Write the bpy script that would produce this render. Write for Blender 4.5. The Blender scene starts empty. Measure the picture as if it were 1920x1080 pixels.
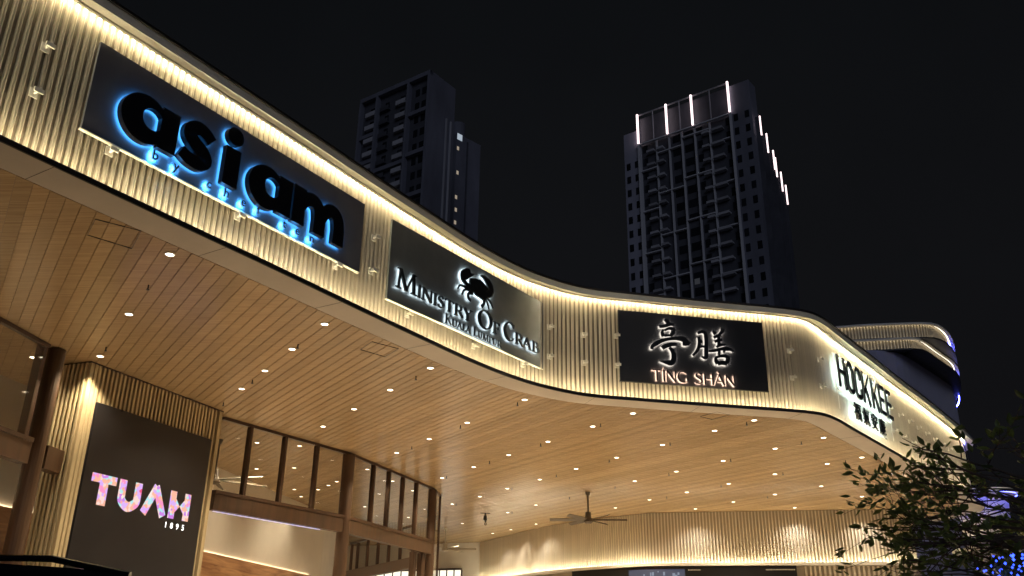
import bpy, bmesh, math, random, bisect
from mathutils import Vector, Matrix
random.seed(7)
SC = bpy.context.scene
COL = SC.collection
R = math.radians

# ------------------------------------------------------------------ camera
cam_d = bpy.data.cameras.new('camera')
cam = bpy.data.objects.new('camera', cam_d)
COL.objects.link(cam)
PITCH, ROLL, FPX = R(22.2542), R(0.8733), 1661.75
fwd = Vector((0, math.cos(PITCH), math.sin(PITCH)))
up0 = Vector((0, -math.sin(PITCH), math.cos(PITCH)))
rt0 = Vector((1, 0, 0))
rt = math.cos(ROLL) * rt0 + math.sin(ROLL) * up0
up = -math.sin(ROLL) * rt0 + math.cos(ROLL) * up0
m = Matrix((rt, up, -fwd)).transposed().to_4x4()
m.translation = (0, 0, 1.6)
cam.matrix_world = m
cam_d.sensor_width = 36.0
cam_d.lens = FPX / 1920 * 36
cam_d.clip_start = 0.05
cam_d.clip_end = 3000
SC.camera = cam

# ------------------------------------------------------------------ world and city light
world = bpy.data.worlds.new('World')
SC.world = world
world.use_nodes = True
wn = world.node_tree.nodes
wl = world.node_tree.links
bg = wn['Background']
tc = wn.new('ShaderNodeTexCoord')
sep = wn.new('ShaderNodeSeparateXYZ')
wl.new(tc.outputs['Generated'], sep.inputs[0])
ramp = wn.new('ShaderNodeValToRGB')
ramp.color_ramp.elements[0].position = 0.0
ramp.color_ramp.elements[0].color = (0.0054, 0.0052, 0.0060, 1)
ramp.color_ramp.elements[1].position = 0.75
ramp.color_ramp.elements[1].color = (0.0032, 0.0038, 0.0046, 1)
wl.new(sep.outputs['Z'], ramp.inputs[0])
cn = wn.new('ShaderNodeTexNoise')
cn.inputs['Scale'].default_value = 1.6
cn.inputs['Detail'].default_value = 5
wl.new(tc.outputs['Generated'], cn.inputs['Vector'])
cm = wn.new('ShaderNodeMapRange')
cm.inputs[1].default_value = 0.3
cm.inputs[2].default_value = 0.7
cm.inputs[3].default_value = 0.8
cm.inputs[4].default_value = 1.35
wl.new(cn.outputs['Fac'], cm.inputs[0])
wl.new(cm.outputs[0], bg.inputs['Strength'])
wl.new(ramp.outputs[0], bg.inputs['Color'])

sun_d = bpy.data.lights.new('city_glow', 'SUN')
sun_d.energy = 0.25
sun_d.angle = R(30)
sun_d.color = (0.70, 0.78, 1.0)
sun = bpy.data.objects.new('city_glow', sun_d)
COL.objects.link(sun)
sun.rotation_euler = (R(66), 0, R(6))

SC.view_settings.view_transform = 'Standard'
SC.view_settings.look = 'None'
SC.view_settings.exposure = 0.0
SC.view_settings.gamma = 1.0
SC.view_settings.use_curve_mapping = False
cy = SC.cycles
cy.use_denoising = True
cy.max_bounces = 7
cy.diffuse_bounces = 4
cy.glossy_bounces = 3
cy.transparent_max_bounces = 12
cy.sample_clamp_indirect = 6.0
cy.use_light_tree = True
cy.caustics_reflective = False
cy.caustics_refractive = False

# ------------------------------------------------------------------ materials
MATS = {}
def pbr(name, color, rough=0.6, metal=0.0, noise=None, bump=None, spec=0.5, vary=0.0):
    """noise=(scale,(sx,sy,sz),amount): value mottling; bump=(scale,strength); vary: per object value change"""
    mt = bpy.data.materials.new(name)
    mt.use_nodes = True
    nt = mt.node_tree
    b = nt.nodes['Principled BSDF']
    b.inputs['Base Color'].default_value = (*color, 1)
    b.inputs['Roughness'].default_value = rough
    b.inputs['Metallic'].default_value = metal
    b.inputs['Specular IOR Level'].default_value = spec
    if noise or vary or bump:
        co = nt.nodes.new('ShaderNodeTexCoord')
    src = None
    if noise:
        mp = nt.nodes.new('ShaderNodeMapping')
        mp.inputs['Scale'].default_value = noise[1]
        nt.links.new(co.outputs['Object'], mp.inputs[0])
        nz = nt.nodes.new('ShaderNodeTexNoise')
        nz.inputs['Scale'].default_value = noise[0]
        nz.inputs['Detail'].default_value = 6
        nz.inputs['Roughness'].default_value = 0.62
        nt.links.new(mp.outputs[0], nz.inputs['Vector'])
        mr = nt.nodes.new('ShaderNodeMapRange')
        mr.inputs[1].default_value = 0.3
        mr.inputs[2].default_value = 0.7
        mr.inputs[3].default_value = 1 - noise[2]
        mr.inputs[4].default_value = 1 + noise[2]
        nt.links.new(nz.outputs['Fac'], mr.inputs[0])
        src = mr.outputs[0]
        rr = nt.nodes.new('ShaderNodeMapRange')
        rr.inputs[3].default_value = max(rough - 0.1, 0.03)
        rr.inputs[4].default_value = min(rough + 0.1, 1)
        nt.links.new(nz.outputs['Fac'], rr.inputs[0])
        nt.links.new(rr.outputs[0], b.inputs['Roughness'])
    if vary:
        oi = nt.nodes.new('ShaderNodeObjectInfo')
        mv = nt.nodes.new('ShaderNodeMapRange')
        mv.inputs[3].default_value = 1 - vary
        mv.inputs[4].default_value = 1 + vary
        nt.links.new(oi.outputs['Random'], mv.inputs[0])
        if src:
            mm = nt.nodes.new('ShaderNodeMath')
            mm.operation = 'MULTIPLY'
            nt.links.new(src, mm.inputs[0])
            nt.links.new(mv.outputs[0], mm.inputs[1])
            src = mm.outputs[0]
        else:
            src = mv.outputs[0]
    if src:
        hs = nt.nodes.new('ShaderNodeHueSaturation')
        hs.inputs['Color'].default_value = (*color, 1)
        nt.links.new(src, hs.inputs['Value'])
        nt.links.new(hs.outputs[0], b.inputs['Base Color'])
    if bump:
        nb = nt.nodes.new('ShaderNodeTexNoise')
        nb.inputs['Scale'].default_value = bump[0]
        nb.inputs['Detail'].default_value = 4
        nt.links.new(co.outputs['Object'], nb.inputs['Vector'])
        bp = nt.nodes.new('ShaderNodeBump')
        bp.inputs['Strength'].default_value = bump[1]
        bp.inputs['Distance'].default_value = 0.02
        nt.links.new(nb.outputs['Fac'], bp.inputs['Height'])
        nt.links.new(bp.outputs[0], b.inputs['Normal'])
    MATS[name] = mt
    return mt

def emit(name, color, strength, base=0.8):
    mt = bpy.data.materials.new(name)
    mt.use_nodes = True
    b = mt.node_tree.nodes['Principled BSDF']
    b.inputs['Base Color'].default_value = (base, base, base, 1)
    b.inputs['Emission Color'].default_value = (*color, 1)
    b.inputs['Emission Strength'].default_value = strength
    MATS[name] = mt
    return mt

WARM = (1.0, 0.87, 0.58)
pbr('rib', (0.61, 0.535, 0.41), 0.42, noise=(3, (1, 1, 0.4), 0.10), vary=0.07)
pbr('panel', (0.25, 0.21, 0.152), 0.5, noise=(1.2, (1, 1, 1), 0.12))  # kept darker than the ribs: shade of the gaps put into colour
pbr('hood', (0.84, 0.79, 0.66), 0.5, noise=(0.9, (1, 1, 1), 0.08))
pbr('bronze_and_shade', (0.018, 0.015, 0.013), 0.45, noise=(3, (1, 1, 1), 0.15))  # dark trim colour; also carries the painted shade of the ledge face
pbr('soffit', (0.50, 0.44, 0.38), 0.55, noise=(0.8, (1, 1, 1), 0.09))
pbr('batten', (0.20, 0.13, 0.075), 0.7)
pbr('wallback', (0.36, 0.31, 0.235), 0.6)  # darker than the fins, so gap shade is painted into the backing
pbr('timber', (0.064, 0.034, 0.018), 0.42, noise=(5, (1, 1, 0.12), 0.35), vary=0.12)
pbr('frame', (0.050, 0.024, 0.012), 0.4, noise=(5, (1, 1, 0.1), 0.25), vary=0.1)
pbr('slat', (0.40, 0.315, 0.185), 0.5, noise=(6, (1, 1, 0.08), 0.22), vary=0.12)
pbr('slat_back', (0.035, 0.022, 0.013), 0.7)
pbr('wallslat', (0.68, 0.60, 0.47), 0.5, noise=(3, (1, 1, 0.3), 0.1), vary=0.06)
pbr('plaster', (0.66, 0.62, 0.55), 0.75, noise=(0.7, (1, 1, 1), 0.06), bump=(30, 0.05))
pbr('charcoal', (0.105, 0.107, 0.125), 0.38, noise=(1.5, (1, 1, 1), 0.16))
pbr('charcoal_green', (0.165, 0.172, 0.165), 0.36, noise=(1.5, (1, 1, 1), 0.16))
pbr('signblack', (0.012, 0.012, 0.014), 0.4, noise=(1.5, (1, 1, 1), 0.16))
pbr('screen', (0.016, 0.015, 0.017), 0.32, noise=(2, (1, 1, 1), 0.1))
pbr('letter_black', (0.006, 0.006, 0.008), 0.32)
pbr('black', (0.010, 0.010, 0.011), 0.4)
pbr('bracket', (0.86, 0.80, 0.68), 0.4)
pbr('ground', (0.40, 0.36, 0.31), 0.5, noise=(0.5, (1, 1, 1), 0.15))
pbr('roof', (0.06, 0.06, 0.06), 0.8)
pbr('fanmetal', (0.11, 0.09, 0.068), 0.6)
pbr('fanlight', (0.45, 0.41, 0.34), 0.45)
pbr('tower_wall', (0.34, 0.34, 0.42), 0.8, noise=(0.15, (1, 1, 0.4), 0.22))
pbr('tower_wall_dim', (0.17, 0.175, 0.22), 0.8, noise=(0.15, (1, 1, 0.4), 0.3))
pbr('tower_dark', (0.080, 0.082, 0.10), 0.6, noise=(0.3, (1, 1, 1), 0.25))
pbr('tower_line', (0.62, 0.62, 0.66), 0.7)
pbr('tower_slab', (0.42, 0.42, 0.46), 0.8, vary=0.25)
pbr('tower_glass', (0.015, 0.017, 0.022), 0.15, vary=0.4)
pbr('podium', (0.46, 0.45, 0.56), 0.8, noise=(0.1, (1, 1, 1), 0.15))
pbr('bark', (0.09, 0.065, 0.045), 0.85, noise=(12, (1, 1, 0.3), 0.4), bump=(40, 0.6))
pbr('leaf', (0.085, 0.115, 0.045), 0.5, vary=0.35)
pbr('leaf_dark', (0.12, 0.185, 0.05), 0.5, noise=(1.5, (1, 1, 1), 0.5))
def leafmat(name, c1, c2, nscale):
    mt = bpy.data.materials.new(name)
    mt.use_nodes = True
    nt = mt.node_tree
    b = nt.nodes['Principled BSDF']
    out = nt.nodes['Material Output']
    geo = nt.nodes.new('ShaderNodeNewGeometry')
    nz = nt.nodes.new('ShaderNodeTexNoise')
    nz.inputs['Scale'].default_value = nscale
    co = nt.nodes.new('ShaderNodeTexCoord')
    nt.links.new(co.outputs['Object'], nz.inputs['Vector'])
    oi = nt.nodes.new('ShaderNodeObjectInfo')
    ad = nt.nodes.new('ShaderNodeMath')
    ad.operation = 'ADD'
    nt.links.new(nz.outputs['Fac'], ad.inputs[0])
    nt.links.new(geo.outputs['Random Per Island'], ad.inputs[1])
    ad2 = nt.nodes.new('ShaderNodeMath')
    ad2.operation = 'MULTIPLY_ADD'
    ad2.inputs[1].default_value = 0.4
    nt.links.new(ad.outputs[0], ad2.inputs[0])
    nt.links.new(oi.outputs['Random'], ad2.inputs[2])
    ml = nt.nodes.new('ShaderNodeMath')
    ml.operation = 'MULTIPLY'
    ml.inputs[1].default_value = 0.62
    nt.links.new(ad2.outputs[0], ml.inputs[0])
    cr = nt.nodes.new('ShaderNodeValToRGB')
    cr.color_ramp.elements[0].color = (*c1, 1)
    cr.color_ramp.elements[1].color = (*c2, 1)
    nt.links.new(ml.outputs[0], cr.inputs[0])
    nt.links.new(cr.outputs[0], b.inputs['Base Color'])
    b.inputs['Roughness'].default_value = 0.42
    tr = nt.nodes.new('ShaderNodeBsdfTranslucent')
    nt.links.new(cr.outputs[0], tr.inputs[0])
    mx = nt.nodes.new('ShaderNodeMixShader')
    mx.inputs[0].default_value = 0.38
    nt.links.new(b.outputs[0], mx.inputs[1])
    nt.links.new(tr.outputs[0], mx.inputs[2])
    nt.links.new(mx.outputs[0], out.inputs[0])
    MATS[name] = mt
leafmat('leaf', (0.08, 0.11, 0.03), (0.19, 0.25, 0.07), 3)
leafmat('leaf_dark', (0.09, 0.13, 0.03), (0.22, 0.30, 0.08), 2)
pbr('carpaint', (0.006, 0.006, 0.007), 0.12, spec=0.8)
pbr('carglass', (0.01, 0.01, 0.012), 0.05)
pbr('tyre', (0.012, 0.012, 0.012), 0.85)
pbr('alloy', (0.5, 0.5, 0.5), 0.3, 0.9)
pbr('chrome', (0.7, 0.7, 0.7), 0.12, 1.0)
pbr('ring', (0.75, 0.70, 0.62), 0.4)
pbr('shop_dark', (0.010, 0.010, 0.011), 0.3)
pbr('print_white', (0.5, 0.48, 0.44), 0.6)
emit('led_warm', WARM, 135.0)
emit('led_wall', (1.0, 0.88, 0.62), 115.0)
emit('led_dado', (1.0, 0.80, 0.50), 16.0)
emit('led_blue', (0.10, 0.12, 1.0), 50.0)
emit('led_blue_dim', (0.07, 0.09, 1.0), 16.0)
emit('led_cool', (0.50, 0.52, 1.0), 0.7)
emit('led_podium', (1.0, 0.88, 0.68), 3.6)
emit('glow_blue', (0.06, 0.40, 1.0), 14.0)
emit('glow_blue_small', (0.07, 0.42, 1.0), 150.0)
emit('edge_blue', (0.07, 0.36, 1.0), 0.9, 0.05)  # sides of the small letters glow in place of their halo
emit('glow_white', (0.74, 0.90, 1.0), 11.0)
emit('glow_bronze', (1.0, 0.66, 0.46), 60.0)
emit('glow_calli', (1.0, 0.90, 0.76), 26.0)
emit('glow_ice', (0.55, 0.85, 1.0), 17.0)
emit('lens', (1.0, 0.88, 0.68), 9.0)
emit('tower_led', (1.0, 0.78, 0.80), 2.2)
emit('lit_window', (0.75, 0.88, 1.0), 0.45)
emit('lit_window_warm', (1.0, 0.80, 0.55), 0.30)
emit('shop_spark', (0.6, 0.75, 1.0), 0.35, 0.02)
emit('lit_dim', (0.8, 0.85, 1.0), 0.03, 0.05)
emit('shop_light', (1.0, 0.93, 0.75), 1.3, 0.1)
emit('shop_cool', (0.42, 0.55, 1.0), 0.10, 0.02)
emit('fairy', (0.03, 0.07, 1.0), 5.0, 0.05)
emit('white_print', (0.9, 0.95, 1.0), 1.7)

# planks: straight grain along the board, per board tone
def plank_mat():
    mt = bpy.data.materials.new('plank')
    mt.use_nodes = True
    nt = mt.node_tree
    b = nt.nodes['Principled BSDF']
    co = nt.nodes.new('ShaderNodeTexCoord')
    oi = nt.nodes.new('ShaderNodeObjectInfo')
    mp = nt.nodes.new('ShaderNodeMapping')
    mp.inputs['Rotation'].default_value = (0, 0, R(-122.5))
    mp.inputs['Scale'].default_value = (0.35, 11, 1)
    nt.links.new(co.outputs['Object'], mp.inputs[0])
    ad = nt.nodes.new('ShaderNodeVectorMath')
    ad.operation = 'ADD'
    cb = nt.nodes.new('ShaderNodeCombineXYZ')
    mu = nt.nodes.new('ShaderNodeMath')
    mu.operation = 'MULTIPLY'
    mu.inputs[1].default_value = 37.0
    nt.links.new(oi.outputs['Random'], mu.inputs[0])
    nt.links.new(mu.outputs[0], cb.inputs[0])
    nt.links.new(mp.outputs[0], ad.inputs[0])
    nt.links.new(cb.outputs[0], ad.inputs[1])
    nz = nt.nodes.new('ShaderNodeTexNoise')
    nz.inputs['Scale'].default_value = 2.2
    nz.inputs['Detail'].default_value = 7
    nz.inputs['Distortion'].default_value = 0.7
    nt.links.new(ad.outputs[0], nz.inputs['Vector'])
    cr = nt.nodes.new('ShaderNodeValToRGB')
    cr.color_ramp.elements[0].position = 0.28
    cr.color_ramp.elements[0].color = (0.325, 0.213, 0.112, 1)
    cr.color_ramp.elements[1].position = 0.72
    cr.color_ramp.elements[1].color = (0.51, 0.362, 0.203, 1)
    nt.links.new(nz.outputs['Fac'], cr.inputs[0])
    mv = nt.nodes.new('ShaderNodeMapRange')
    mv.inputs[3].default_value = 0.86
    mv.inputs[4].default_value = 1.12
    nt.links.new(oi.outputs['Random'], mv.inputs[0])
    hs = nt.nodes.new('ShaderNodeHueSaturation')
    nt.links.new(cr.outputs[0], hs.inputs['Color'])
    nt.links.new(mv.outputs[0], hs.inputs['Value'])
    nt.links.new(hs.outputs[0], b.inputs['Base Color'])
    b.inputs['Roughness'].default_value = 0.27
    b.inputs['Specular IOR Level'].default_value = 0.6
    MATS['plank'] = mt
plank_mat()

def glass_mat():
    mt = bpy.data.materials.new('glass')
    mt.use_nodes = True
    nt = mt.node_tree
    nt.nodes.remove(nt.nodes['Principled BSDF'])
    out = nt.nodes['Material Output']
    tr = nt.nodes.new('ShaderNodeBsdfTransparent')
    tr.inputs[0].default_value = (0.90, 0.89, 0.86, 1)
    gl = nt.nodes.new('ShaderNodeBsdfGlossy')
    gl.inputs['Roughness'].default_value = 0.02
    lw = nt.nodes.new('ShaderNodeLayerWeight')
    lw.inputs['Blend'].default_value = 0.5
    pw = nt.nodes.new('ShaderNodeMath')
    pw.operation = 'POWER'
    pw.inputs[1].default_value = 4.0
    nt.links.new(lw.outputs['Facing'], pw.inputs[0])
    fr = nt.nodes.new('ShaderNodeMath')
    fr.operation = 'MULTIPLY_ADD'
    fr.inputs[1].default_value = 0.75
    fr.inputs[2].default_value = 0.035
    nt.links.new(pw.outputs[0], fr.inputs[0])
    mx = nt.nodes.new('ShaderNodeMixShader')
    nt.links.new(fr.outputs[0], mx.inputs[0])
    nt.links.new(tr.outputs[0], mx.inputs[1])
    nt.links.new(gl.outputs[0], mx.inputs[2])
    nt.links.new(mx.outputs[0], out.inputs[0])
    MATS['glass'] = mt
glass_mat()

def marble_mat():
    mt = bpy.data.materials.new('marble')
    mt.use_nodes = True
    nt = mt.node_tree
    b = nt.nodes['Principled BSDF']
    co = nt.nodes.new('ShaderNodeTexCoord')
    mp = nt.nodes.new('ShaderNodeMapping')
    mp.inputs['Scale'].default_value = (0.25, 0.25, 2.4)
    nt.links.new(co.outputs['Object'], mp.inputs[0])
    nz = nt.nodes.new('ShaderNodeTexNoise')
    nz.inputs['Scale'].default_value = 1.6
    nz.inputs['Detail'].default_value = 9
    nz.inputs['Distortion'].default_value = 1.6
    nt.links.new(mp.outputs[0], nz.inputs['Vector'])
    cr = nt.nodes.new('ShaderNodeValToRGB')
    e = cr.color_ramp.elements
    e[0].position = 0.3
    e[0].color = (0.22, 0.09, 0.035, 1)
    e[1].position = 0.7
    e[1].color = (0.62, 0.36, 0.18, 1)
    nt.links.new(nz.outputs['Fac'], cr.inputs[0])
    nt.links.new(cr.outputs[0], b.inputs['Base Color'])
    b.inputs['Roughness'].default_value = 0.35
    MATS['marble'] = mt
marble_mat()

def confetti_mat():
    mt = bpy.data.materials.new('screen_print')
    mt.use_nodes = True
    nt = mt.node_tree
    b = nt.nodes['Principled BSDF']
    b.inputs['Base Color'].default_value = (0.02, 0.02, 0.02, 1)
    co = nt.nodes.new('ShaderNodeTexCoord')
    vo = nt.nodes.new('ShaderNodeTexVoronoi')
    vo.inputs['Scale'].default_value = 13
    nt.links.new(co.outputs['Object'], vo.inputs['Vector'])
    nz = nt.nodes.new('ShaderNodeTexNoise')
    nz.inputs['Scale'].default_value = 3.0
    nz.inputs['Detail'].default_value = 5
    nt.links.new(vo.outputs['Position'], nz.inputs['Vector'])
    cr = nt.nodes.new('ShaderNodeValToRGB')
    cr.color_ramp.interpolation = 'CONSTANT'
    cols = [(0.0, (.9, .08, .25)), (0.36, (1, .30, .62)), (0.42, (.75, .45, 1)), (0.47, (1, .50, .35)),
            (0.51, (1, .72, .68)), (0.55, (.45, .85, .90)), (0.585, (.65, .22, .85)), (0.63, (1, .85, .8))]
    e = cr.color_ramp.elements
    e[0].position, e[0].color = cols[0][0], (*cols[0][1], 1)
    e[1].position, e[1].color = cols[1][0], (*cols[1][1], 1)
    for p, c in cols[2:]:
        n = e.new(p)
        n.color = (*c, 1)
    nt.links.new(nz.outputs['Fac'], cr.inputs[0])
    nt.links.new(cr.outputs[0], b.inputs['Emission Color'])
    b.inputs['Emission Strength'].default_value = 0.95
    MATS['screen_print'] = mt
confetti_mat()

ORD = ['first', 'second', 'third', 'fourth', 'fifth', 'sixth', 'seventh', 'eighth', 'ninth', 'tenth', 'eleventh', 'twelfth', 'thirteenth', 'fourteenth', 'fifteenth', 'sixteenth', 'seventeenth', 'eighteenth',
       'nineteenth', 'twentieth', 'twenty-first', 'twenty-second', 'twenty-third', 'twenty-fourth', 'twenty-fifth', 'twenty-sixth', 'twenty-seventh', 'twenty-eighth', 'twenty-ninth', 'thirtieth', 'thirty-first', 'thirty-second']
# ------------------------------------------------------------------ helpers
def link(o, parent=None):
    COL.objects.link(o)
    if parent is not None:
        o.parent = parent
    return o
def mesh_obj(name, verts, faces, mats, parent=None, midx=None, loc=(0, 0, 0), rz=0, smooth=False):
    me = bpy.data.meshes.new(name)
    me.from_pydata([tuple(v) for v in verts], [], faces)
    for mm in (mats if isinstance(mats, (list, tuple)) else [mats]):
        me.materials.append(MATS[mm])
    if midx:
        for p, i in zip(me.polygons, midx):
            p.material_index = i
    if smooth:
        for p in me.polygons:
            p.use_smooth = True
    me.validate()
    o = bpy.data.objects.new(name, me)
    o.location = loc
    o.rotation_euler[2] = rz
    return link(o, parent)
def inst(src, parent, loc=(0, 0, 0), rz=0, scale=None, name=None):
    o = bpy.data.objects.new(name or src.name.split('.')[0], src.data)
    o.location = loc
    o.rotation_euler[2] = rz
    if scale:
        o.scale = scale
    return link(o, parent)
def thing(name, label, cat, loc=(0, 0, 0), rz=0, group=None, kind=None):
    o = bpy.data.objects.new(name, None)
    o.empty_display_size = 0.2
    o.location = loc
    o.rotation_euler[2] = rz
    tag(o, label, cat, group, kind)
    return link(o)
def tag(o, label=None, cat=None, group=None, kind=None):
    if label: o['label'] = label
    if cat: o['category'] = cat
    if group: o['group'] = group
    if kind: o['kind'] = kind
    return o
class MB:
    def __init__(s):
        s.v, s.f, s.mi = [], [], []
    def add(s, v, f, mi=0):
        n = len(s.v)
        s.v += [tuple(p) for p in v]
        s.f += [tuple(i + n for i in q) for q in f]
        s.mi += [mi] * len(f)
    def box(s, x0, x1, y0, y1, z0, z1, mi=0):
        s.add([(x0, y0, z0), (x1, y0, z0), (x1, y1, z0), (x0, y1, z0), (x0, y0, z1), (x1, y0, z1), (x1, y1, z1), (x0, y1, z1)],
              [(0, 3, 2, 1), (4, 5, 6, 7), (0, 1, 5, 4), (1, 2, 6, 5), (2, 3, 7, 6), (3, 0, 4, 7)], mi)
    def bevbox(s, x0, x1, y0, y1, z0, z1, b=0.01, mi=0):
        # box with chamfered vertical edges
        p = [(x0 + b, y0), (x1 - b, y0), (x1, y0 + b), (x1, y1 - b), (x1 - b, y1), (x0 + b, y1), (x0, y1 - b), (x0, y0 + b)]
        s.add([(x, y, z0) for x, y in p] + [(x, y, z1) for x, y in p],
              [tuple(range(7, -1, -1)), tuple(range(8, 16))] + [(i, (i + 1) % 8, 8 + (i + 1) % 8, 8 + i) for i in range(8)], mi)
    def cyl(s, x, y, z0, z1, r0, r1=None, n=16, mi=0):
        r1 = r0 if r1 is None else r1
        v = [(x + r0 * math.cos(2 * math.pi * i / n), y + r0 * math.sin(2 * math.pi * i / n), z0) for i in range(n)]
        v += [(x + r1 * math.cos(2 * math.pi * i / n), y + r1 * math.sin(2 * math.pi * i / n), z1) for i in range(n)]
        s.add(v, [tuple(range(n - 1, -1, -1)), tuple(range(n, 2 * n))] + [(i, (i + 1) % n, n + (i + 1) % n, n + i) for i in range(n)], mi)
    def tube(s, pts, rad, n=6, mi=0):
        pts = [Vector(p) for p in pts]
        rings = []
        for i, p in enumerate(pts):
            d = (pts[min(i + 1, len(pts) - 1)] - pts[max(i - 1, 0)]).normalized()
            a = d.orthogonal().normalized()
            c = d.cross(a)
            r = rad[i] if isinstance(rad, (list, tuple)) else rad
            rings.append([p + (a * math.cos(2 * math.pi * k / n) + c * math.sin(2 * math.pi * k / n)) * r for k in range(n)])
        v = [q for rr in rings for q in rr]
        f = [(i * n + k, i * n + (k + 1) % n, (i + 1) * n + (k + 1) % n, (i + 1) * n + k) for i in range(len(pts) - 1) for k in range(n)]
        f += [tuple(range(n - 1, -1, -1)), tuple(range((len(pts) - 1) * n, len(pts) * n))]
        s.add(v, f, mi)
    def build(s, name, mats, parent=None, loc=(0, 0, 0), rz=0, smooth=False):
        return mesh_obj(name, s.v, s.f, mats, parent, s.mi, loc, rz, smooth)
def bar(mb, a, b, w, z0, z1, mi=0):
    """horizontal bar in plan from a to b, width w"""
    d = Vector((b[0] - a[0], b[1] - a[1], 0)).normalized()
    n = Vector((-d.y, d.x, 0)) * (w / 2)
    A, B = Vector((a[0], a[1], 0)), Vector((b[0], b[1], 0))
    v = [p + Vector((0, 0, z)) for z in (z0, z1) for p in (A - n, B - n, B + n, A + n)]
    mb.add(v, [(0, 3, 2, 1), (4, 5, 6, 7), (0, 1, 5, 4), (1, 2, 6, 5), (2, 3, 7, 6), (3, 0, 4, 7)], mi)
def catmull(P, n=24):
    out = []
    for i in range(len(P) - 1):
        p0, p1, p2, p3 = P[max(i - 1, 0)], P[i], P[i + 1], P[min(i + 2, len(P) - 1)]
        for k in range(n):
            t = k / n
            out.append(tuple(.5 * ((2 * b) + (-a + c) * t + (2 * a - 5 * b + 4 * c - d) * t * t + (-a + 3 * b - 3 * c + d) * t ** 3)
                             for a, b, c, d in zip(p0, p1, p2, p3)))
    out.append(tuple(P[-1]))
    return out
class Curve:
    def __init__(s, P, n=24):
        s.p = catmull(P, n)
        s.l = [0]
        for a, b in zip(s.p, s.p[1:]):
            s.l.append(s.l[-1] + math.dist(a, b))
        s.L = s.l[-1]
    def at(s, d, off=0):
        d = min(max(d, 0), s.L)
        i = min(max(bisect.bisect_right(s.l, d) - 1, 0), len(s.p) - 2)
        t = (d - s.l[i]) / (s.l[i + 1] - s.l[i])
        a, b = s.p[i], s.p[i + 1]
        a2, b2 = s.p[max(i - 3, 0)], s.p[min(i + 4, len(s.p) - 1)]
        ux, uy = b2[0] - a2[0], b2[1] - a2[1]
        mm = math.hypot(ux, uy)
        ux /= mm
        uy /= mm
        x, y = a[0] + (b[0] - a[0]) * t, a[1] + (b[1] - a[1]) * t
        return (x - uy * off, y + ux * off, ux, uy)
def sweep(name, curve, s0, s1, prof, mats, parent, step=0.25, closed=True, midx=None):
    """sweep a profile of (offset, z) points along a curve"""
    n = max(2, int((s1 - s0) / step))
    k = len(prof)
    v, f, mi = [], [], []
    for i in range(n + 1):
        s = s0 + (s1 - s0) * i / n
        for o, z in prof:
            x, y, _, _ = curve.at(s, o)
            v.append((x, y, z))
    kk = k if closed else k - 1
    for i in range(n):
        for j in range(kk):
            a, b = i * k + j, i * k + (j + 1) % k
            f.append((a, a + k, b + k, b))
            mi.append(midx[j] if midx else 0)
    if closed:
        f.append(tuple(range(k)))
        f.append(tuple(range(n * k + k - 1, n * k - 1, -1)))
        mi += [0, 0]
    return mesh_obj(name, v, f, mats, parent, mi)

# ------------------------------------------------------------------ ground
g = mesh_obj('ground', [(-900, -600, 0), (900, -600, 0), (900, 1200, 0), (-900, 1200, 0)], [(0, 1, 2, 3)], 'ground')
tag(g, kind='structure')

# ------------------------------------------------------------------ mall building: fascia
RIM = [(-11.3, 2.4), (-9.0, 6.1), (-6.63, 9.92), (-5.38, 11.92), (-4.1, 13.95), (-2.8, 16.08), (-1.75, 17.75), (-.9, 19.08), (-.02, 20.25),
       (.85, 21.12), (1.95, 21.84), (3.3, 22.2), (4.64, 22.5), (6.0, 22.78), (7.5, 23.08), (8.4, 23.4), (9.05, 24.0), (9.95, 25.15),
       (11.46, 27.06), (13.65, 29.85), (15.62, 32.3), (18.02, 35.39), (20.0, 38.0), (20.75, 39.3), (21.0, 40.6), (20.8, 42.5), (20.3, 46), (19.5, 52)]
C = Curve(RIM)
ZB, ZT = 7.6, 10.55
S_END = 62.0
S_BLUE = 49.6
mall = thing('mall_building', 'long curved mall canopy with glowing ribbed fascia over a timber plank ceiling', 'building', (0, 0, 0))
fascia = sweep('fascia_panel', C, 3, S_END, [(.46, ZB + .03), (.46, ZT - .02), (.52, ZT - .02), (.52, ZB + .03)], 'panel', mall)
sweep('coping_hood', C, 3, S_END, [(0, ZT - .16), (0, ZT), (.6, ZT), (.6, ZT - .03), (.235, ZT - .03), (.235, ZT - .10)], 'hood', mall)
sweep('cove_lip', C, 3, S_END, [(.262, ZT - .112), (.262, ZT - .032), (.315, ZT - .032), (.315, ZT - .112)], 'hood', mall)
sweep('coping_cap', C, 3, S_END, [(-.03, ZT + .002), (-.03, ZT + .055), (.7, ZT + .055), (.7, ZT + .002)], 'bronze_and_shade', mall)
sweep('led_strip', C, 3, S_BLUE, [(.335, ZT - .045), (.335, ZT - .033), (.36, ZT - .033), (.36, ZT - .045)], 'led_warm', mall)
sweep('led_strip', C, S_BLUE + .1, S_END, [(.335, ZT - .045), (.335, ZT - .033), (.36, ZT - .033), (.36, ZT - .045)], 'led_blue', mall)
sweep('ledge_edge', C, 3, S_END, [(0, ZB), (0, ZB + .085), (.03, ZB + .085), (.03, ZB)], 'bronze_and_shade', mall)  # shadowed front face, its shade painted in as near-black
sweep('soffit_band', C, 3, S_END, [(.031, ZB - .001), (.031, ZB + .02), (.69, ZB + .02), (.69, ZB - .001)], 'soffit', mall)
sweep('led_strip', C, 3, S_BLUE, [(.20, ZB + .035), (.20, ZB + .05), (.225, ZB + .05), (.225, ZB + .035)], 'led_warm', mall)
sweep('led_strip', C, S_BLUE + .1, S_END, [(.20, ZB + .035), (.20, ZB + .05), (.225, ZB + .05), (.225, ZB + .035)], 'led_blue', mall)

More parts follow.
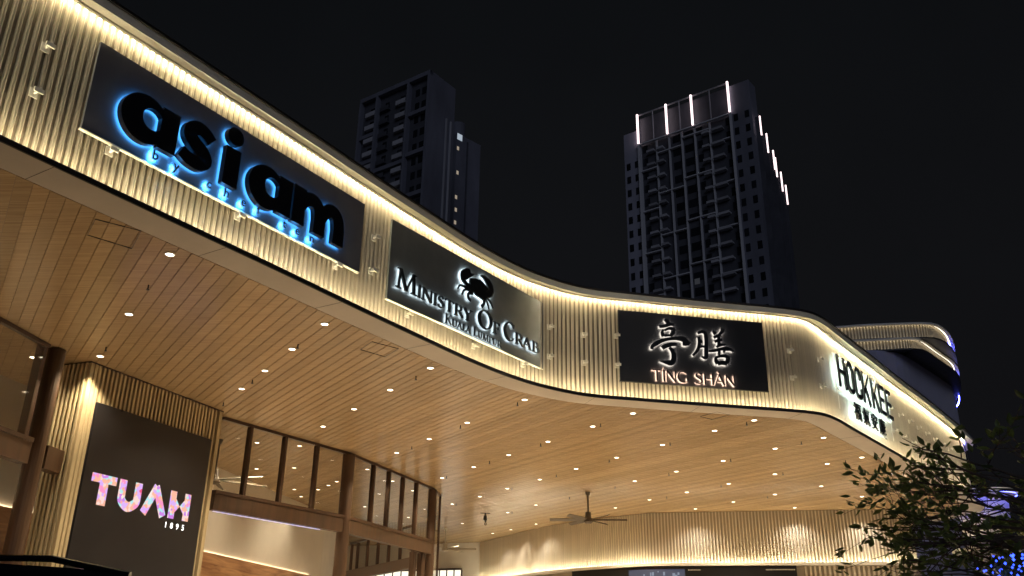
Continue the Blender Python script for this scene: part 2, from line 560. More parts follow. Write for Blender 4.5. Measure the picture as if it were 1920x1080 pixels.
# soffit joints: thin dark lines across the band
for sj in (6.4, 9.6, 12.6, 15.4, 18.2, 21.0, 23.9, 26.8, 29.7, 33.4, 36.4, 39.4, 42.4, 45.4):
    x, y, ux, uy = C.at(sj, .36)
    j = MB()
    j.box(-.004, .004, -.33, .33, -.003, 0)
    j.build('soffit_joint', 'bronze_and_shade', mall, (x, y, ZB - .0015), math.atan2(uy, ux))

RP = .12
rib_h = (ZT - .03) - (ZB + .03)
rv = [(-.026, 0), (-.023, -.06), (-.011, -.06), (-.006, -.038), (.006, -.038), (.011, -.06), (.023, -.06), (.026, 0)]
rib_v = [(x, y, z) for z in (0, rib_h) for x, y in rv]
rib_f = [(i, i + 1, i + 9, i + 8) for i in range(7)] + [tuple(range(7, -1, -1)), tuple(range(8, 16))]
s = 6.6
proto = None
cnt = 0
rest = MB()
while s < S_END - .2:
    x, y, ux, uy = C.at(s, .46)
    a = math.atan2(uy, ux)
    if cnt < 300:
        if proto is None:
            proto = mesh_obj('rib', rib_v, rib_f, 'rib', fascia, None, (x, y, ZB + .03), a)
        else:
            inst(proto, fascia, (x, y, ZB + .03), a)
    else:
        ca, sa = math.cos(a), math.sin(a)
        rest.add([(x + px * ca - py * sa, y + px * sa + py * ca, pz + ZB + .03) for px, py, pz in rib_v], rib_f)
    cnt += 1
    s += RP
tag(rest.build('rib_run', 'rib', fascia), kind='stuff')

# ------------------------------------------------------------------ mall building: ceiling
PD = R(122.5)
pd = (math.cos(PD), math.sin(PD))
pn = (math.sin(PD), -math.cos(PD))          # across the boards
outer = []
s = 3.0
while s < 49.5:
    x, y, _, _ = C.at(s, .715)
    outer.append((x, y))
    s += .5
BACK = [(18.6, 44.5), (18.3, 41.6), (17.75, 40.35), (16.75, 39.83), (15.62, 39.95), (12.85, 40.56), (10.0, 41.19), (7.92, 41.66), (6.6, 42.0), (5.47, 42.97),
        (3.57, 45.1), (2.02, 47.28), (0.62, 50.16), (-1.63, 55.12)]
ceil_poly = outer + [(19.6, 40.2), (19.2, 45)] + [(x, y + .08) for x, y in BACK] + [(-4.5, 56.6), (-9.6, 58.4), (-14.5, 58.4), (-14.5, 5.0)]
def clip(poly, nx, ny, d):
    """keep nx*x+ny*y >= d"""
    out = []
    for i, p in enumerate(poly):
        q = poly[(i + 1) % len(poly)]
        a, b = p[0] * nx + p[1] * ny - d, q[0] * nx + q[1] * ny - d
        if a >= 0:
            out.append(p)
        if (a >= 0) != (b >= 0):
            t = a / (a - b)
            out.append((p[0] + (q[0] - p[0]) * t, p[1] + (q[1] - p[1]) * t))
    return out
ceil_board = mesh_obj('ceiling_board', [(x, y, ZB + .06) for x, y in ceil_poly], [tuple(range(len(ceil_poly)))], 'batten', mall)
PW = .226
tv = [x * pn[0] + y * pn[1] for x, y in ceil_poly]
k0, k1 = int(math.floor(min(tv) / PW)), int(math.ceil(max(tv) / PW))
def pieces(poly):
    """cut a strip polygon that a concave outline broke in pieces: bmesh handles the faces"""
    bm = bmesh.new()
    vs = [bm.verts.new((x, y, 0)) for x, y in poly]
    bm.faces.new(vs)
    return bm
for k in range(k0, k1 + 1):
    a, b = k * PW + .003, (k + 1) * PW - .003
    poly = clip(clip(ceil_poly, pn[0], pn[1], a), -pn[0], -pn[1], -b)
    if len(poly) < 3:
        continue
    clean = [p for i, p in enumerate(poly) if math.dist(p, poly[i - 1]) > 1e-4]
    if len(clean) < 3:
        continue
    ext = [p[0] * pd[0] + p[1] * pd[1] for p in clean]
    if max(ext) - min(ext) < .15:
        continue
    def zof(p):
        t = (p[0] * pn[0] + p[1] * pn[1] - a) / (b - a)
        return .006 * t
    jit = random.uniform(-.002, .002)
    n = len(clean)
    v = [(x, y, ZB + .002 + zof((x, y)) + jit) for x, y in clean] + [(x, y, ZB + .05) for x, y in clean]
    f = [tuple(range(n - 1, -1, -1))] + [(i, (i + 1) % n, n + (i + 1) % n, n + i) for i in range(n)]
    mesh_obj('plank', v, f, 'plank', ceil_board)

# access hatches: four dark seams round a flush panel
for q in ([(-6.37, 12.15), (-5.82, 12.54), (-6.23, 13.21), (-6.74, 12.72)], [(-3.27, 18.33), (-2.94, 17.78), (-2.43, 18.23), (-2.8, 18.81)],
          [(5.2, 23.75), (5.55, 23.2), (5.95, 23.5), (5.6, 24.05)]):
    mbx = MB()
    for i in range(4):
        bar(mbx, q[i], q[(i + 1) % 4], .007, ZB - .0045 - .0005 * i, ZB + .006)
    mbx.build('access_hatch_seam', 'bronze_and_shade', mall)

# unseen roof slab over everything, added to block sky light
roof_poly = []
s = 3.0
while s < 61:
    x, y, _, _ = C.at(s, .72)
    roof_poly.append((x, y))
    s += 1.0
roof_poly += [(18, 60), (-25, 60), (-25, 5)]
mesh_obj('roof', [(x, y, ZT + .03) for x, y in roof_poly], [tuple(range(len(roof_poly)))], 'roof', mall)
# parapet behind ribs closing the void between ceiling and roof at the far side
# ------------------------------------------------------------------ back wall with fins and cove ledge
BW = Curve([p for p in BACK][::-1], 12)      # from far left to right
bw = sweep('back_wall', BW, 0, BW.L, [(0, 0), (0, ZB + .04), (.12, ZB + .04), (.12, 0)], 'wallback', mall, .4)
proto = None
s = .06
fin_v = [(x, y, z) for z in (5.33, ZB - .02) for x, y in ((-.027, 0), (-.023, -.085), (.023, -.085), (.027, 0))]
fin_f = [(0, 1, 5, 4), (1, 2, 6, 5), (2, 3, 7, 6), (0, 3, 2, 1), (4, 5, 6, 7)]
# camera side of this curve is the right of travel (offset negative)
while s < BW.L - .05:
    x, y, ux, uy = BW.at(s, 0)
    a = math.atan2(uy, ux)
    if proto is None:
        proto = mesh_obj('fin', fin_v, fin_f, 'wallslat', bw, None, (x, y, 0), a)
    else:
        inst(proto, bw, (x, y, 0), a)
    s += .145
sweep('wall_ledge', BW, 0, BW.L, [(0, 5.22), (-.42, 5.22), (-.42, 5.34), (-.39, 5.34), (-.39, 5.26), (0, 5.26)], 'hood', mall, .4)
sweep('wall_led', BW, 0, BW.L, [(-.20, 5.27), (-.225, 5.27), (-.225, 5.285), (-.20, 5.285)], 'led_wall', mall, .4)
# shop fronts under the ledge
sf = sweep('shop_sign_band', BW, 11.0, 21.9, [(-.02, 3.9), (-.30, 3.9), (-.30, 5.215), (-.02, 5.215)], 'shop_dark', mall, .4)
sweep('shop_glass', BW, 4.0, 21.9, [(-.02, 0.1), (-.2, .1), (-.2, 3.89), (-.02, 3.89)], 'tower_glass', mall, .4)
for s0, s1 in ((14.6, 17.1),):
    sweep('lit_shelf', BW, s0, s1, [(-.305, 4.0), (-.31, 4.0), (-.31, 5.08), (-.305, 5.08)], 'shop_cool', mall, .3)
for i in range(9):
    s = 14.7 + random.random() * 2.3
    x, y, ux, uy = BW.at(s, -.33)
    mb = MB()
    w = random.uniform(.02, .06)
    mb.box(-w, w, -.01, .01, 0, random.uniform(.05, .16))
    mb.build('display_lamp', 'shop_spark', mall, (x, y, random.uniform(4.7, 4.95)), math.atan2(uy, ux))
for s0, n in ((17.25, 9), (20.6, 20)):
    mb = MB()
    q = 0
    for i in range(n):
        w = random.uniform(.03, .06)
        mb.box(q, q + w, -.004, 0, 0, .05)
        q += w + .015
    x, y, ux, uy = BW.at(s0, -.305)
    mb.build('sign_print', 'print_white', mall, (x, y, 5.02), math.atan2(uy, ux))
proto = None
s = 22.3
low_v = [(x, y, z) for z in (0.1, 5.2) for x, y in ((-.05, 0), (-.04, -.12), (.04, -.12), (.05, 0))]
while s < BW.L - .05:
    x, y, ux, uy = BW.at(s, 0)
    a = math.atan2(uy, ux)
    if proto is None:
        proto = mesh_obj('lower_fin', low_v, fin_f, 'wallslat', bw, None, (x, y, 0), a)
    else:
        inst(proto, bw, (x, y, 0), a)
    s += .2
# far plain wall with lit shop windows, and the inner wall
FW = [(-1.63, 55.2), (-4.5, 56.4), (-9.5, 58.2), (-13, 58.4)]
for a, b in zip(FW, FW[1:]):
    mb = MB()
    bar(mb, a, b, .16, 0, ZB + .03)
    mb.build('far_wall', 'plaster', mall)
def shopwin(a, b, n, z0, z1, mat):
    a, b = Vector((*a, 0)), Vector((*b, 0))
    d = (b - a) / n
    w = thing_part('shop_window', a, b, z0, z1, mat)
    for i in range(n + 1):
        p = a + d * i
        mb = MB()
        mb.box(-.035, .035, -.05, .05, z0, z1)
        mb.build('mullion', 'frame', w, (p.x, p.y, 0), math.atan2(d.y, d.x))
    mb = MB()
    bar(mb, a[:2], b[:2], .12, z1, z1 + .11)
    mb.build('head', 'frame', w)
def thing_part(name, a, b, z0, z1, mat):
    mb = MB()
    bar(mb, a[:2], b[:2], .03, z0, z1)
    return mb.build(name, mat, mall)
shopwin((-2.75, 55.45), (-4.55, 56.2), 4, 2.5, 6.02, 'shop_light')
shopwin((-4.9, 56.3), (-9.2, 57.85), 8, 2.5, 6.0, 'shop_light')
IW0, IW1 = (-13.9, 11.0), (-8.89, 43.75)
mb = MB()
bar(mb, IW0, IW1, .14, 0, ZB + .03)
inner_wall = mb.build('inner_wall', 'plaster', mall)
mb = MB()
bar(mb, IW1, (-9.3, 50.5), .14, 0, ZB + .03)
mb.build('inner_wall_return', 'plaster', mall)
iw_n = (.9885, -.151)
mb = MB()
off = .16
bar(mb, (IW0[0] + iw_n[0] * off, IW0[1] + iw_n[1] * off), (-9.12 + iw_n[0] * off, 42.23 + iw_n[1] * off), .12, 0, 4.62)
mb.build('marble_dado', 'marble', mall)
mb = MB()
off = .09
bar(mb, (IW0[0] + iw_n[0] * off, IW0[1] + iw_n[1] * off), (-9.12 + iw_n[0] * off, 42.23 + iw_n[1] * off), .025, 4.625, 4.637)
mb.build('dado_led', 'led_dado', mall)

# ------------------------------------------------------------------ timber and glass pavilion
P0, P1, P2, P3 = (-8.1, 24.57), (-5.3, 29.28), (-3.05, 35.9), (-2.86, 37.6)
pav = thing('glass_pavilion', 'glazed shopfront screen with dark mullions between brown timber posts', 'shopfront', (P0[0], P0[1], 0))
def local(p, base):
    return (p[0] - base[0], p[1] - base[1])
def lerp(a, b, t):
    return (a[0] + (b[0] - a[0]) * t, a[1] + (b[1] - a[1]) * t)
BZ0, BZ1 = 5.02, 5.55
def screen(parent, base, a, b, ts, glass=True, gz=(BZ1, ZB - .085)):
    la, lb = local(a, base), local(b, base)
    ang = math.atan2(b[1] - a[1], b[0] - a[0])
    mb = MB(); bar(mb, la, lb, .11, ZB - .085, ZB - .004); mb.build('top_rail', 'frame', parent)
    mb = MB(); bar(mb, la, lb, .24, BZ0, BZ1 - .09)
    bm_ = mb.build('beam', 'timber', parent)
    mb = MB(); bar(mb, la, lb, .30, BZ1 - .089, BZ1); mb.build('beam_cap', 'frame', bm_)
    stops = sorted(ts)
    for t in stops[1:-1]:
        p = lerp(la, lb, t)
        mb = MB(); mb.bevbox(-.055, .055, -.08, .08, BZ1 + .001, ZB - .086, .008)
        mb.build('mullion', 'frame', parent, (p[0], p[1], 0), ang)
    if glass:
        for t0, t1 in zip(stops, stops[1:]):
            q0, q1 = lerp(la, lb, t0 + .004), lerp(la, lb, t1 - .004)
            mb = MB(); bar(mb, q0, q1, .012, gz[0] + .002, gz[1] - .002); mb.build('pane', 'glass', parent)
screen(pav, P0, P0, P1, (0, .196, .455, .715, .96))
screen(pav, P0, P1, P2, (.05, .255, .43, .60, .775, .97))
for p, r in ((P1, .215), (P2, .18)):
    mb = MB(); mb.cyl(0, 0, 0, ZB - .09, r, r * .96, 20)
    mb.build('post', 'timber', pav, (*local(p, P0), 0), smooth=False)
mb = MB(); bar(mb, local(P2, P0), local(P3, P0), .10, ZB - .085, ZB - .004); mb.build('top_rail', 'frame', pav)
mb = MB(); bar(mb, local((-3.03, 36.15), P0), local((-2.88, 37.5), P0), .012, 0.1, ZB - .09); mb.build('pane', 'glass', pav)
mb = MB(); mb.box(-.04, .04, -.04, .04, 0, ZB - .086); mb.build('mullion', 'frame', pav, (*local(P3, P0), 0))
# inner screen on a lower beam
I0, I1 = (-3.6, 35.3), (-7.25, 42.3)
li0, li1 = local(I0, P0), local(I1, P0)
mb = MB(); bar(mb, li0, li1, .22, 4.45, 4.86); ib = mb.build('inner_beam', 'timber', pav)
mb = MB(); bar(mb, li0, li1, .1, 6.0, 6.1); mb.build('inner_rail', 'frame', pav)
for t in (.02, .19, .355, .52, .69, .86, .97):
    p = lerp(li0, li1, t)
    mb = MB(); mb.bevbox(-.05, .05, -.06, .06, 4.861, 5.999, .006)
    mb.build('mullion', 'frame', pav, (p[0], p[1], 0), math.atan2(7, -3.65))
for dx, dy, r in ((-.55, -.9, .11), (-.28, -.45, .12)):
    mb = MB(); mb.bevbox(-r, r, -r, r, 0, BZ0 - .002, .02)
    mb.build('jamb', 'timber', pav, (*local((P2[0] + dx, P2[1] + dy), P0), 0), R(62))
mb = MB(); bar(mb, lerp(local(P0, P0), local(P1, P0), .02), lerp(local(P0, P0), local(P1, P0), .8), .03, BZ0 - .035, BZ0 - .012)
mb.build('beam_led', 'led_cool', pav)

# left glazed screen
Q0, Q1, Q2 = (-10.62, 12.6), (-10.02, 18.3), (-9.93, 19.4)
lef = thing('glass_pavilion', 'glazed screen at far left beside the slatted display column, with round timber post', 'shopfront', (Q1[0], Q1[1], 0))
screen(lef, Q1, Q0, Q1, (0, .3, .69, .985))
mb = MB(); mb.cyl(0, 0, 0, ZB - .02, .20, .19, 20)
mb.build('post', 'timber', lef, (0.02, .35, 0))
mb = MB(); bar(mb, (0.03, .6), (.1, 1.55), .26, BZ0 + .02, BZ1 - .02); mb.build('beam_stub', 'timber', lef)
mb = MB(); mb.bevbox(-.07, .07, -.09, .09, BZ1, ZB - .02, .01); mb.build('mullion', 'frame', lef, (-.12, -.02, 0), R(84))

# ------------------------------------------------------------------ display column with LED screen
K0, K1 = Vector((-9.6, 19.49)), Vector((-7.93, 23.96))
ku = (K1 - K0).normalized()
kang = math.atan2(ku.y, ku.x)
KW = (K1 - K0).length
colm = thing('display_column', 'tall column clad in upright wooden slats carrying a dark LED screen', 'column', (K0.x, K0.y, 0), kang)
DEP = .78
mb = MB(); mb.box(.03, KW - .03, .06, DEP, 0, ZB - .012); core = mb.build('core', 'slat_back', colm)
mb = MB(); mb.box(-.02, KW + .02, -.02, DEP + .02, ZB - .03, ZB - .003); mb.build('top_trim', 'frame', colm)
SCX0, SCX1, SCZ0, SCZ1 = .36, 4.44, 2.6, 6.73
def slat(x, y, z0, z1, w, d, rz=0):
    mb = MB(); mb.bevbox(-w / 2, w / 2, -d / 2, d / 2, z0, z1, .008)
    return mb.build('slat', 'slat', colm, (x, y, 0), rz)
n = 31
up_proto = lo_proto = None
for i in range(n):
    x = SCX0 + .07 + (SCX1 - SCX0 - .14) * i / (n - 1)
    if up_proto is None:
        up_proto = slat(x, .03, SCZ1 - .0, ZB - .032, .075, .09)
        lo_proto = slat(x, .03, 0, SCZ0, .075, .09)
    else:
        inst(up_proto, colm, (x, .03, 0)); inst(lo_proto, colm, (x, .03, 0))
fp = None
for x, w in ((.045, .1), (.165, .085), (.285, .085), (KW - .265, .07), (KW - .06, .13)):
    slat(x, .03, 0, ZB - .032, w, .10)
sp = None
for i in range(6):
    y = .10 + .125 * i
    if sp is None:
        sp = slat(-.0, y, 0, ZB - .032, .07, .085, R(90))
    else:
        inst(sp, colm, (0, y, 0), R(90))
    inst(sp, colm, (KW + .0, y, 0), R(90))
mb = MB(); mb.box(SCX0, SCX1, -.045, .055, SCZ0, SCZ1)
scr = mb.build('led_screen', 'screen', colm)

# ------------------------------------------------------------------ lettering
def smooth_path(pts, n=6):
    return catmull([tuple(p) for p in pts], n)
def strip(path, w):
    """left/right outline of a stroke; w a number or list along the path"""
    path = [p for i, p in enumerate(path) if i == 0 or math.dist(p[:2], path[i - 1][:2]) > 1e-5]
    L = [0]
    for a, b in zip(path, path[1:]):
        L.append(L[-1] + math.dist(a[:2], b[:2]))
    out = []
    for i, p in enumerate(path):
        a, b = path[max(i - 1, 0)], path[min(i + 1, len(path) - 1)]
        dx, dy = b[0] - a[0], b[1] - a[1]
        mm = math.hypot(dx, dy) or 1
        if isinstance(w, (list, tuple)):
            t = L[i] / (L[-1] or 1) * (len(w) - 1)
            k = min(int(t), len(w) - 2)
            ww = w[k] + (w[k + 1] - w[k]) * (t - k)
        else:
            ww = w
        # miter for sharp corners
        if 0 < i < len(path) - 1:
            ax, ay = path[i][0] - a[0], path[i][1] - a[1]
            am = math.hypot(ax, ay) or 1
            cs = abs((ax * dx + ay * dy) / (am * mm))
            ww = ww / max(cs, .6)
        nx, ny = -dy / mm * ww / 2, dx / mm * ww / 2
        out.append(((p[0] + nx, p[1] + ny), (p[0] - nx, p[1] - ny)))
    return out
def disc(cx, cy, rx, ry, n=28):
    out = []
    for i in range(n + 1):
        x = -1 + 2 * i / n
        x = math.sin(x * math.pi / 2)
        h = math.sqrt(max(0, 1 - x * x))
        out.append(((cx + rx * x, cy + ry * h + 1e-4), (cx + rx * x, cy - ry * h - 1e-4)))
    return out
def ring(cx, cy, rx, ry, ix, iy, irx, iry, n=36, a0=0, a1=360):
    out = []
    for i in range(n + 1):
        t = R(a0 + (a1 - a0) * i / n)
        out.append(((ix + irx * math.cos(t), iy + iry * math.sin(t)), (cx + rx * math.cos(t), cy + ry * math.sin(t))))
    return out
def rect(x0, x1, y0, y1):
    return [((x0, y1), (x0, y0)), ((x1, y1), (x1, y0))]
def solid(strips, y_front, y_back, closed_back=True):
    """extrude strips: local x = u, z = v, y = depth; back faces take material 1"""
    mb = MB()
    dk = min(.0016, (y_back - y_front) * .3 / len(strips))
    for k, st in enumerate(strips):
        yf, yb = y_front + k * dk, y_back - k * dk
        n = len(st)
        v = []
        for L, Rr in st:
            v += [(L[0], yf, L[1]), (Rr[0], yf, Rr[1]), (L[0], yb, L[1]), (Rr[0], yb, Rr[1])]
        f, mi = [], []
        for i in range(n - 1):
            a, b = 4 * i, 4 * (i + 1)
            f += [(a, a + 1, b + 1, b), (a + 2, b + 2, b + 3, a + 3), (a, b, b + 2, a + 2), (a + 1, a + 3, b + 3, b + 1)]
            mi += [0, 1, 0, 0]
        f += [(0, 2, 3, 1), (4 * n - 4, 4 * n - 3, 4 * n - 1, 4 * n - 2)]
        mi += [0, 0]
        base = len(mb.v)
        mb.v += v
        mb.f += [tuple(i + base for i in q) for q in f]
        mb.mi += mi
    return mb
FONTCACHE = {}
def font_glyph(ch, u, v, size, y_front, y_back, mats, parent, name='letter', sx=1.0, bold=0.0):
    """one glyph of the built-in typeface, standing in the u/v plane"""
    c = bpy.data.curves.new('glyph', 'FONT')
    c.body = ch
    c.size = size
    c.extrude = (y_back - y_front) / 2
    c.offset = bold
    c.resolution_u = 4
    o = bpy.data.objects.new('glyph', c)
    COL.objects.link(o)
    bpy.context.view_layer.update()
    me = bpy.data.meshes.new_from_object(o.evaluated_get(bpy.context.evaluated_depsgraph_get()))
    COL.objects.unlink(o)
    bpy.data.objects.remove(o)
    bpy.data.curves.remove(c)
    ym = (y_front + y_back) / 2
    for vv in me.vertices:
        x, y, z = vv.co
        vv.co = (u + x * sx, ym - z, v + y)
    me.name = name
    me.materials.clear()
    for mt in mats:
        me.materials.append(MATS[mt])
    me.update()
    for p in me.polygons:
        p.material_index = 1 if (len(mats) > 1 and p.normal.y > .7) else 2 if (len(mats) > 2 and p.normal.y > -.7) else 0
    o = bpy.data.objects.new(name, me)
    return link(o, parent)

# serif capitals on a 1 x 1 box: list of strokes; thick, thin, serif
def serif(ch, T=.125, t=.055, sf=.05):
    def S(x, y, w=.30):          # serif foot
        return rect(x - w / 2, x + w / 2, y - (0 if y < .5 else sf), y + (sf if y < .5 else 0))
    def V(x, w=T, y0=0, y1=1):
        return rect(x - w / 2, x + w / 2, y0, y1)
    def Ln(a, b, w):
        return strip([a, b], w)
    if ch == 'I': return .34, [V(.17), S(.17, 0), S(.17, 1)]
    if ch == 'M': return 1.15, [Ln((.16, 0), (.22, 1), t), Ln((.22, 1), (.58, .02), T), Ln((.58, .02), (.94, 1), t), Ln((.94, 1), (1.0, 0), T), S(.15, 0), S(1.0, 0, .34), S(.16, 1, .2), S(1.0, 1, .2)]
    if ch == 'N': return .98, [V(.15, t), Ln((.15, 1), (.84, 0), T), V(.84, t), S(.15, 0), S(.13, 1, .26), S(.84, 1)]
    if ch == 'T': return .82, [V(.41), rect(0.02, .8, .94, 1), rect(.02, .06, .82, .94), rect(.76, .8, .82, .94), S(.41, 0)]
    if ch == 'R': return .82, [V(.18), S(.18, 0), rect(.05, .2, .95, 1), strip(smooth_path([(.2, .97), (.45, .97), (.62, .86), (.64, .74), (.58, .58), (.42, .50), (.2, .49)]), [t, t, T, T, T, t, t]), Ln((.40, .50), (.80, .01), T)]
    if ch == 'Y': return .86, [V(.43, T, 0, .5), Ln((.12, 1), (.45, .46), T), Ln((.78, 1), (.43, .46), t), S(.43, 0), S(.12, 1), S(.78, 1, .24)]
    if ch == 'O': return 1.05, [ring(.52, .5, .5, .52, .52, .5, .37, .46)]
    if ch == 'F': return .66, [V(.18), S(.18, 0), rect(.05, .62, .94, 1), rect(.58, .62, .8, .94), rect(.2, .5, .49, .545), rect(.47, .5, .41, .62)]
    if ch == 'C': return .92, [strip(smooth_path([(.84, .78), (.78, .90), (.58, .985), (.30, .90), (.12, .66), (.09, .46), (.2, .18), (.42, .02), (.66, .02), (.86, .2)]), [.03, t, t, T * .8, T, T, T, T * .7, t, t]), rect(.82, .86, .74, .95)]
    if ch == 'A': return .95, [Ln((.12, 0), (.46, 1), t), Ln((.44, 1), (.83, 0), T), rect(.22, .66, .32, .375), S(.12, 0, .26), S(.83, 0)]
    if ch == 'B': return .76, [V(.18), rect(.05, .2, 0, .045), rect(.05, .2, .955, 1), strip(smooth_path([(.2, .97), (.42, .97), (.57, .86), (.58, .72), (.46, .57), (.2, .54)]), [t, t, T, T, t, t]), strip(smooth_path([(.2, .54), (.46, .54), (.65, .42), (.66, .22), (.52, .04), (.2, .025)]), [t, t, T, T, t, t])]
    if ch == 'K': return .88, [V(.18), S(.18, 0), S(.18, 1), Ln((.2, .46), (.72, 1), t), Ln((.34, .56), (.82, .01), T), S(.72, 1, .24)]
    if ch == 'U': return .9, [strip([(.18, 1), (.18, .4)] + smooth_path([(.18, .4), (.22, .14), (.44, .03), (.66, .14), (.74, .4)]) + [(.74, 1)], [T, T, T, t, t, t]), S(.18, 1), S(.74, 1, .24)]
    if ch == 'L': return .68, [V(.18), S(.18, 1), rect(.05, .62, 0, .055), rect(.57, .62, .05, .2)]
    if ch == 'P': return .72, [V(.18), S(.18, 0), rect(.05, .2, .95, 1), strip(smooth_path([(.2, .97), (.45, .97), (.62, .86), (.64, .72), (.56, .56), (.2, .48)]), [t, t, T, T, t, t])]
    if ch == 'S': return .62, [strip(smooth_path([(.52, .80), (.46, .93), (.30, .98), (.13, .88), (.12, .70), (.30, .54), (.48, .40), (.52, .22), (.42, .06), (.26, .015), (.1, .1), (.07, .24)]), [t, t, t, T * .8, T, T, T, T * .8, t, t, t])]
# lighter flared capitals (no serifs)
def flared(ch):
    a, b = .105, .06
    def Ln(p, q, w): return strip([p, q], w)
    if ch == 'T': return .78, [rect(.32, .32 + a, 0, 1), rect(.0, .76, .93, 1)]
    if ch == 'I': return .28, [rect(.09, .09 + a, 0, 1)]
    if ch == 'Í': return .28, [rect(.09, .09 + a, 0, 1), Ln((.12, 1.08), (.27, 1.3), .07)]
    if ch == 'N': return .92, [rect(.08, .08 + b, 0, 1), Ln((.11, 1), (.78, 0), a), rect(.75, .75 + b, 0, 1)]
    if ch == 'G': return .98, [strip(smooth_path([(.82, .84), (.66, .96), (.46, .98), (.2, .86), (.08, .58), (.10, .36), (.24, .12), (.5, .02), (.72, .05), (.84, .12)]), [b, b, b, a, a, a, a, b, b]), rect(.79, .79 + a, .08, .46)]
    if ch == 'S': return .68, [strip(smooth_path([(.54, .86), (.36, .97), (.15, .88), (.12, .70), (.30, .54), (.50, .40), (.54, .2), (.38, .03), (.18, .03), (.05, .14)]), [b, b, a, a, a, a, a, b, b])]
    if ch == 'H': return .92, [rect(.08, .08 + a, 0, 1), rect(.72, .72 + a, 0, 1), rect(.18, .73, .49, .55)]
    if ch == 'À': return .86, [Ln((.04, 0), (.40, 1), b), Ln((.40, 1), (.80, 0), a), rect(.16, .66, .31, .37), Ln((.34, 1.30), (.50, 1.08), .07)]
    return .4, []
def place(strips, u, v, sx, sy):
    return [[((L[0] * sx + u, L[1] * sy + v), (Q[0] * sx + u, Q[1] * sy + v)) for L, Q in st] for st in strips]
class Sign:
    """a sign on a vertical plane: origin o (plan), azimuth of its u axis"""
    def __init__(s, name, label, A, az, u0, u1, z0, z1, mat, back, cat='sign'):
        ux, uy = math.sin(az), math.cos(az)
        s.ang = math.atan2(uy, ux)
        s.A, s.u = A, (ux, uy)
        s.u0, s.z0 = u0, z0
        # base point of the panel on its front plane (offset .27 inward from the rim line)
        bx, by = A[0] + ux * u0 - uy * .27, A[1] + uy * u0 + ux * .27
        s.root = thing(name, label, cat, (bx, by, z0), s.ang, None)
        if mat:
            mb = MB(); mb.box(0, u1 - u0, 0, .05, 0, z1 - z0)
            s.panel = mb.build('panel', mat, s.root)
            mb = MB(); mb.box(-.012, u1 - u0 + .012, -.004, .062, -.022, -.002)
            mb.build('bottom_lip', 'bronze_and_shade' if mat == 'signblack' else 'bracket', s.root)  # pale tone paints in the light caught on the panel's lip
        s.back = back
    def letter(s, strips, name='letter', yf=-.135, yb=-.035, front='letter_black'):
        # map sign-plane coordinates (taken at offset .2) to the letter plane
        mb = solid(strips, yf, yb)
        e = -.07 - yf
        v = [(x * (1 - .075 * e) - .3 * e - s.u0, y, 1.6 + (z - 1.6) * (1 - .09 * e) - s.z0) for x, y, z in mb.v]
        return mesh_obj(name, v, mb.f, [front, s.back], s.root, mb.mi)

# sign 1: asiam
S1 = Sign('sign_board', 'long charcoal sign with black letters "asiam" in a blue halo', (-6.63, 9.92), R(31.9), 1.13, 7.22, 8.52, 10.03, 'charcoal', 'glow_blue')
def fat_a(x):
    return [ring(x + .42, 9.155, .425, .415, x + .55, 9.21, .185, .185), rect(x + .70, x + 1.03, 8.80, 9.53)]
S1.letter(fat_a(1.61))
S1.letter([strip(smooth_path([(3.30, 9.40), (3.18, 9.48), (3.02, 9.52), (2.88, 9.44), (2.87, 9.31), (3.0, 9.21), (3.16, 9.12), (3.22, 9.0), (3.10, 8.90), (2.9, 8.905), (2.74, 8.97)], 5), [.22, .24, .25, .26, .27, .27, .26, .25, .24, .22])])
S1.letter([rect(3.60, 3.92, 8.80, 9.52), disc(3.76, 9.76, .175, .17)])
S1.letter(fat_a(4.15))
S1.letter([rect(5.22, 5.53, 8.79, 9.55),
           strip(smooth_path([(5.42, 9.12), (5.52, 9.33), (5.70, 9.42), (5.87, 9.34), (5.93, 9.12), (5.93, 8.96), (5.93, 8.79)], 5), [.2, .26, .28, .3, .3, .3]),
           strip(smooth_path([(5.98, 9.12), (6.08, 9.33), (6.24, 9.42), (6.40, 9.34), (6.46, 9.12), (6.46, 8.96), (6.46, 8.79)], 5), [.2, .26, .28, .3, .3, .3])])
for ch, u in (('b', 2.27), ('y', 2.67), ('c', 3.33), ('h', 3.69), ('e', 4.07), ('f', 4.43), ('t', 5.05), ('e', 5.36), ('n', 5.73)):
    font_glyph(ch, u - 1.13, 8.575 - 8.52, .225, -.075, -.045, ['letter_black', 'glow_blue_small', 'edge_blue'], S1.root, bold=.004)

# sign 2: crab restaurant
S2 = Sign('sign_board', 'dark grey sign with white-haloed serif lettering and a crab emblem', (-2.8, 16.08), R(35.33), .80, 6.68, 8.25, 10.05, 'charcoal_green', 'glow_white')
def set_serif(sign, items, v, yf, yb):
    for ch, x0, x1, h in items:
        w, st = serif(ch)
        sign.letter(place(st, x0, v, (x1 - x0) / w, h), yf=yf, yb=yb)
set_serif(S2, [('M', .97, 1.63, .45), ('I', 1.66, 1.78, .275), ('N', 1.80, 2.17, .275), ('I', 2.19, 2.31, .275), ('S', 2.34, 2.57, .275), ('T', 2.59, 2.90, .275),
               ('R', 2.92, 3.24, .275), ('Y', 3.24, 3.58, .275), ('O', 3.80, 4.37, .45), ('F', 4.39, 4.67, .29), ('C', 4.83, 5.28, .47), ('R', 5.31, 5.65, .29),
               ('A', 5.63, 6.03, .29), ('B', 6.06, 6.38, .29)], 8.56, -.085, -.035)
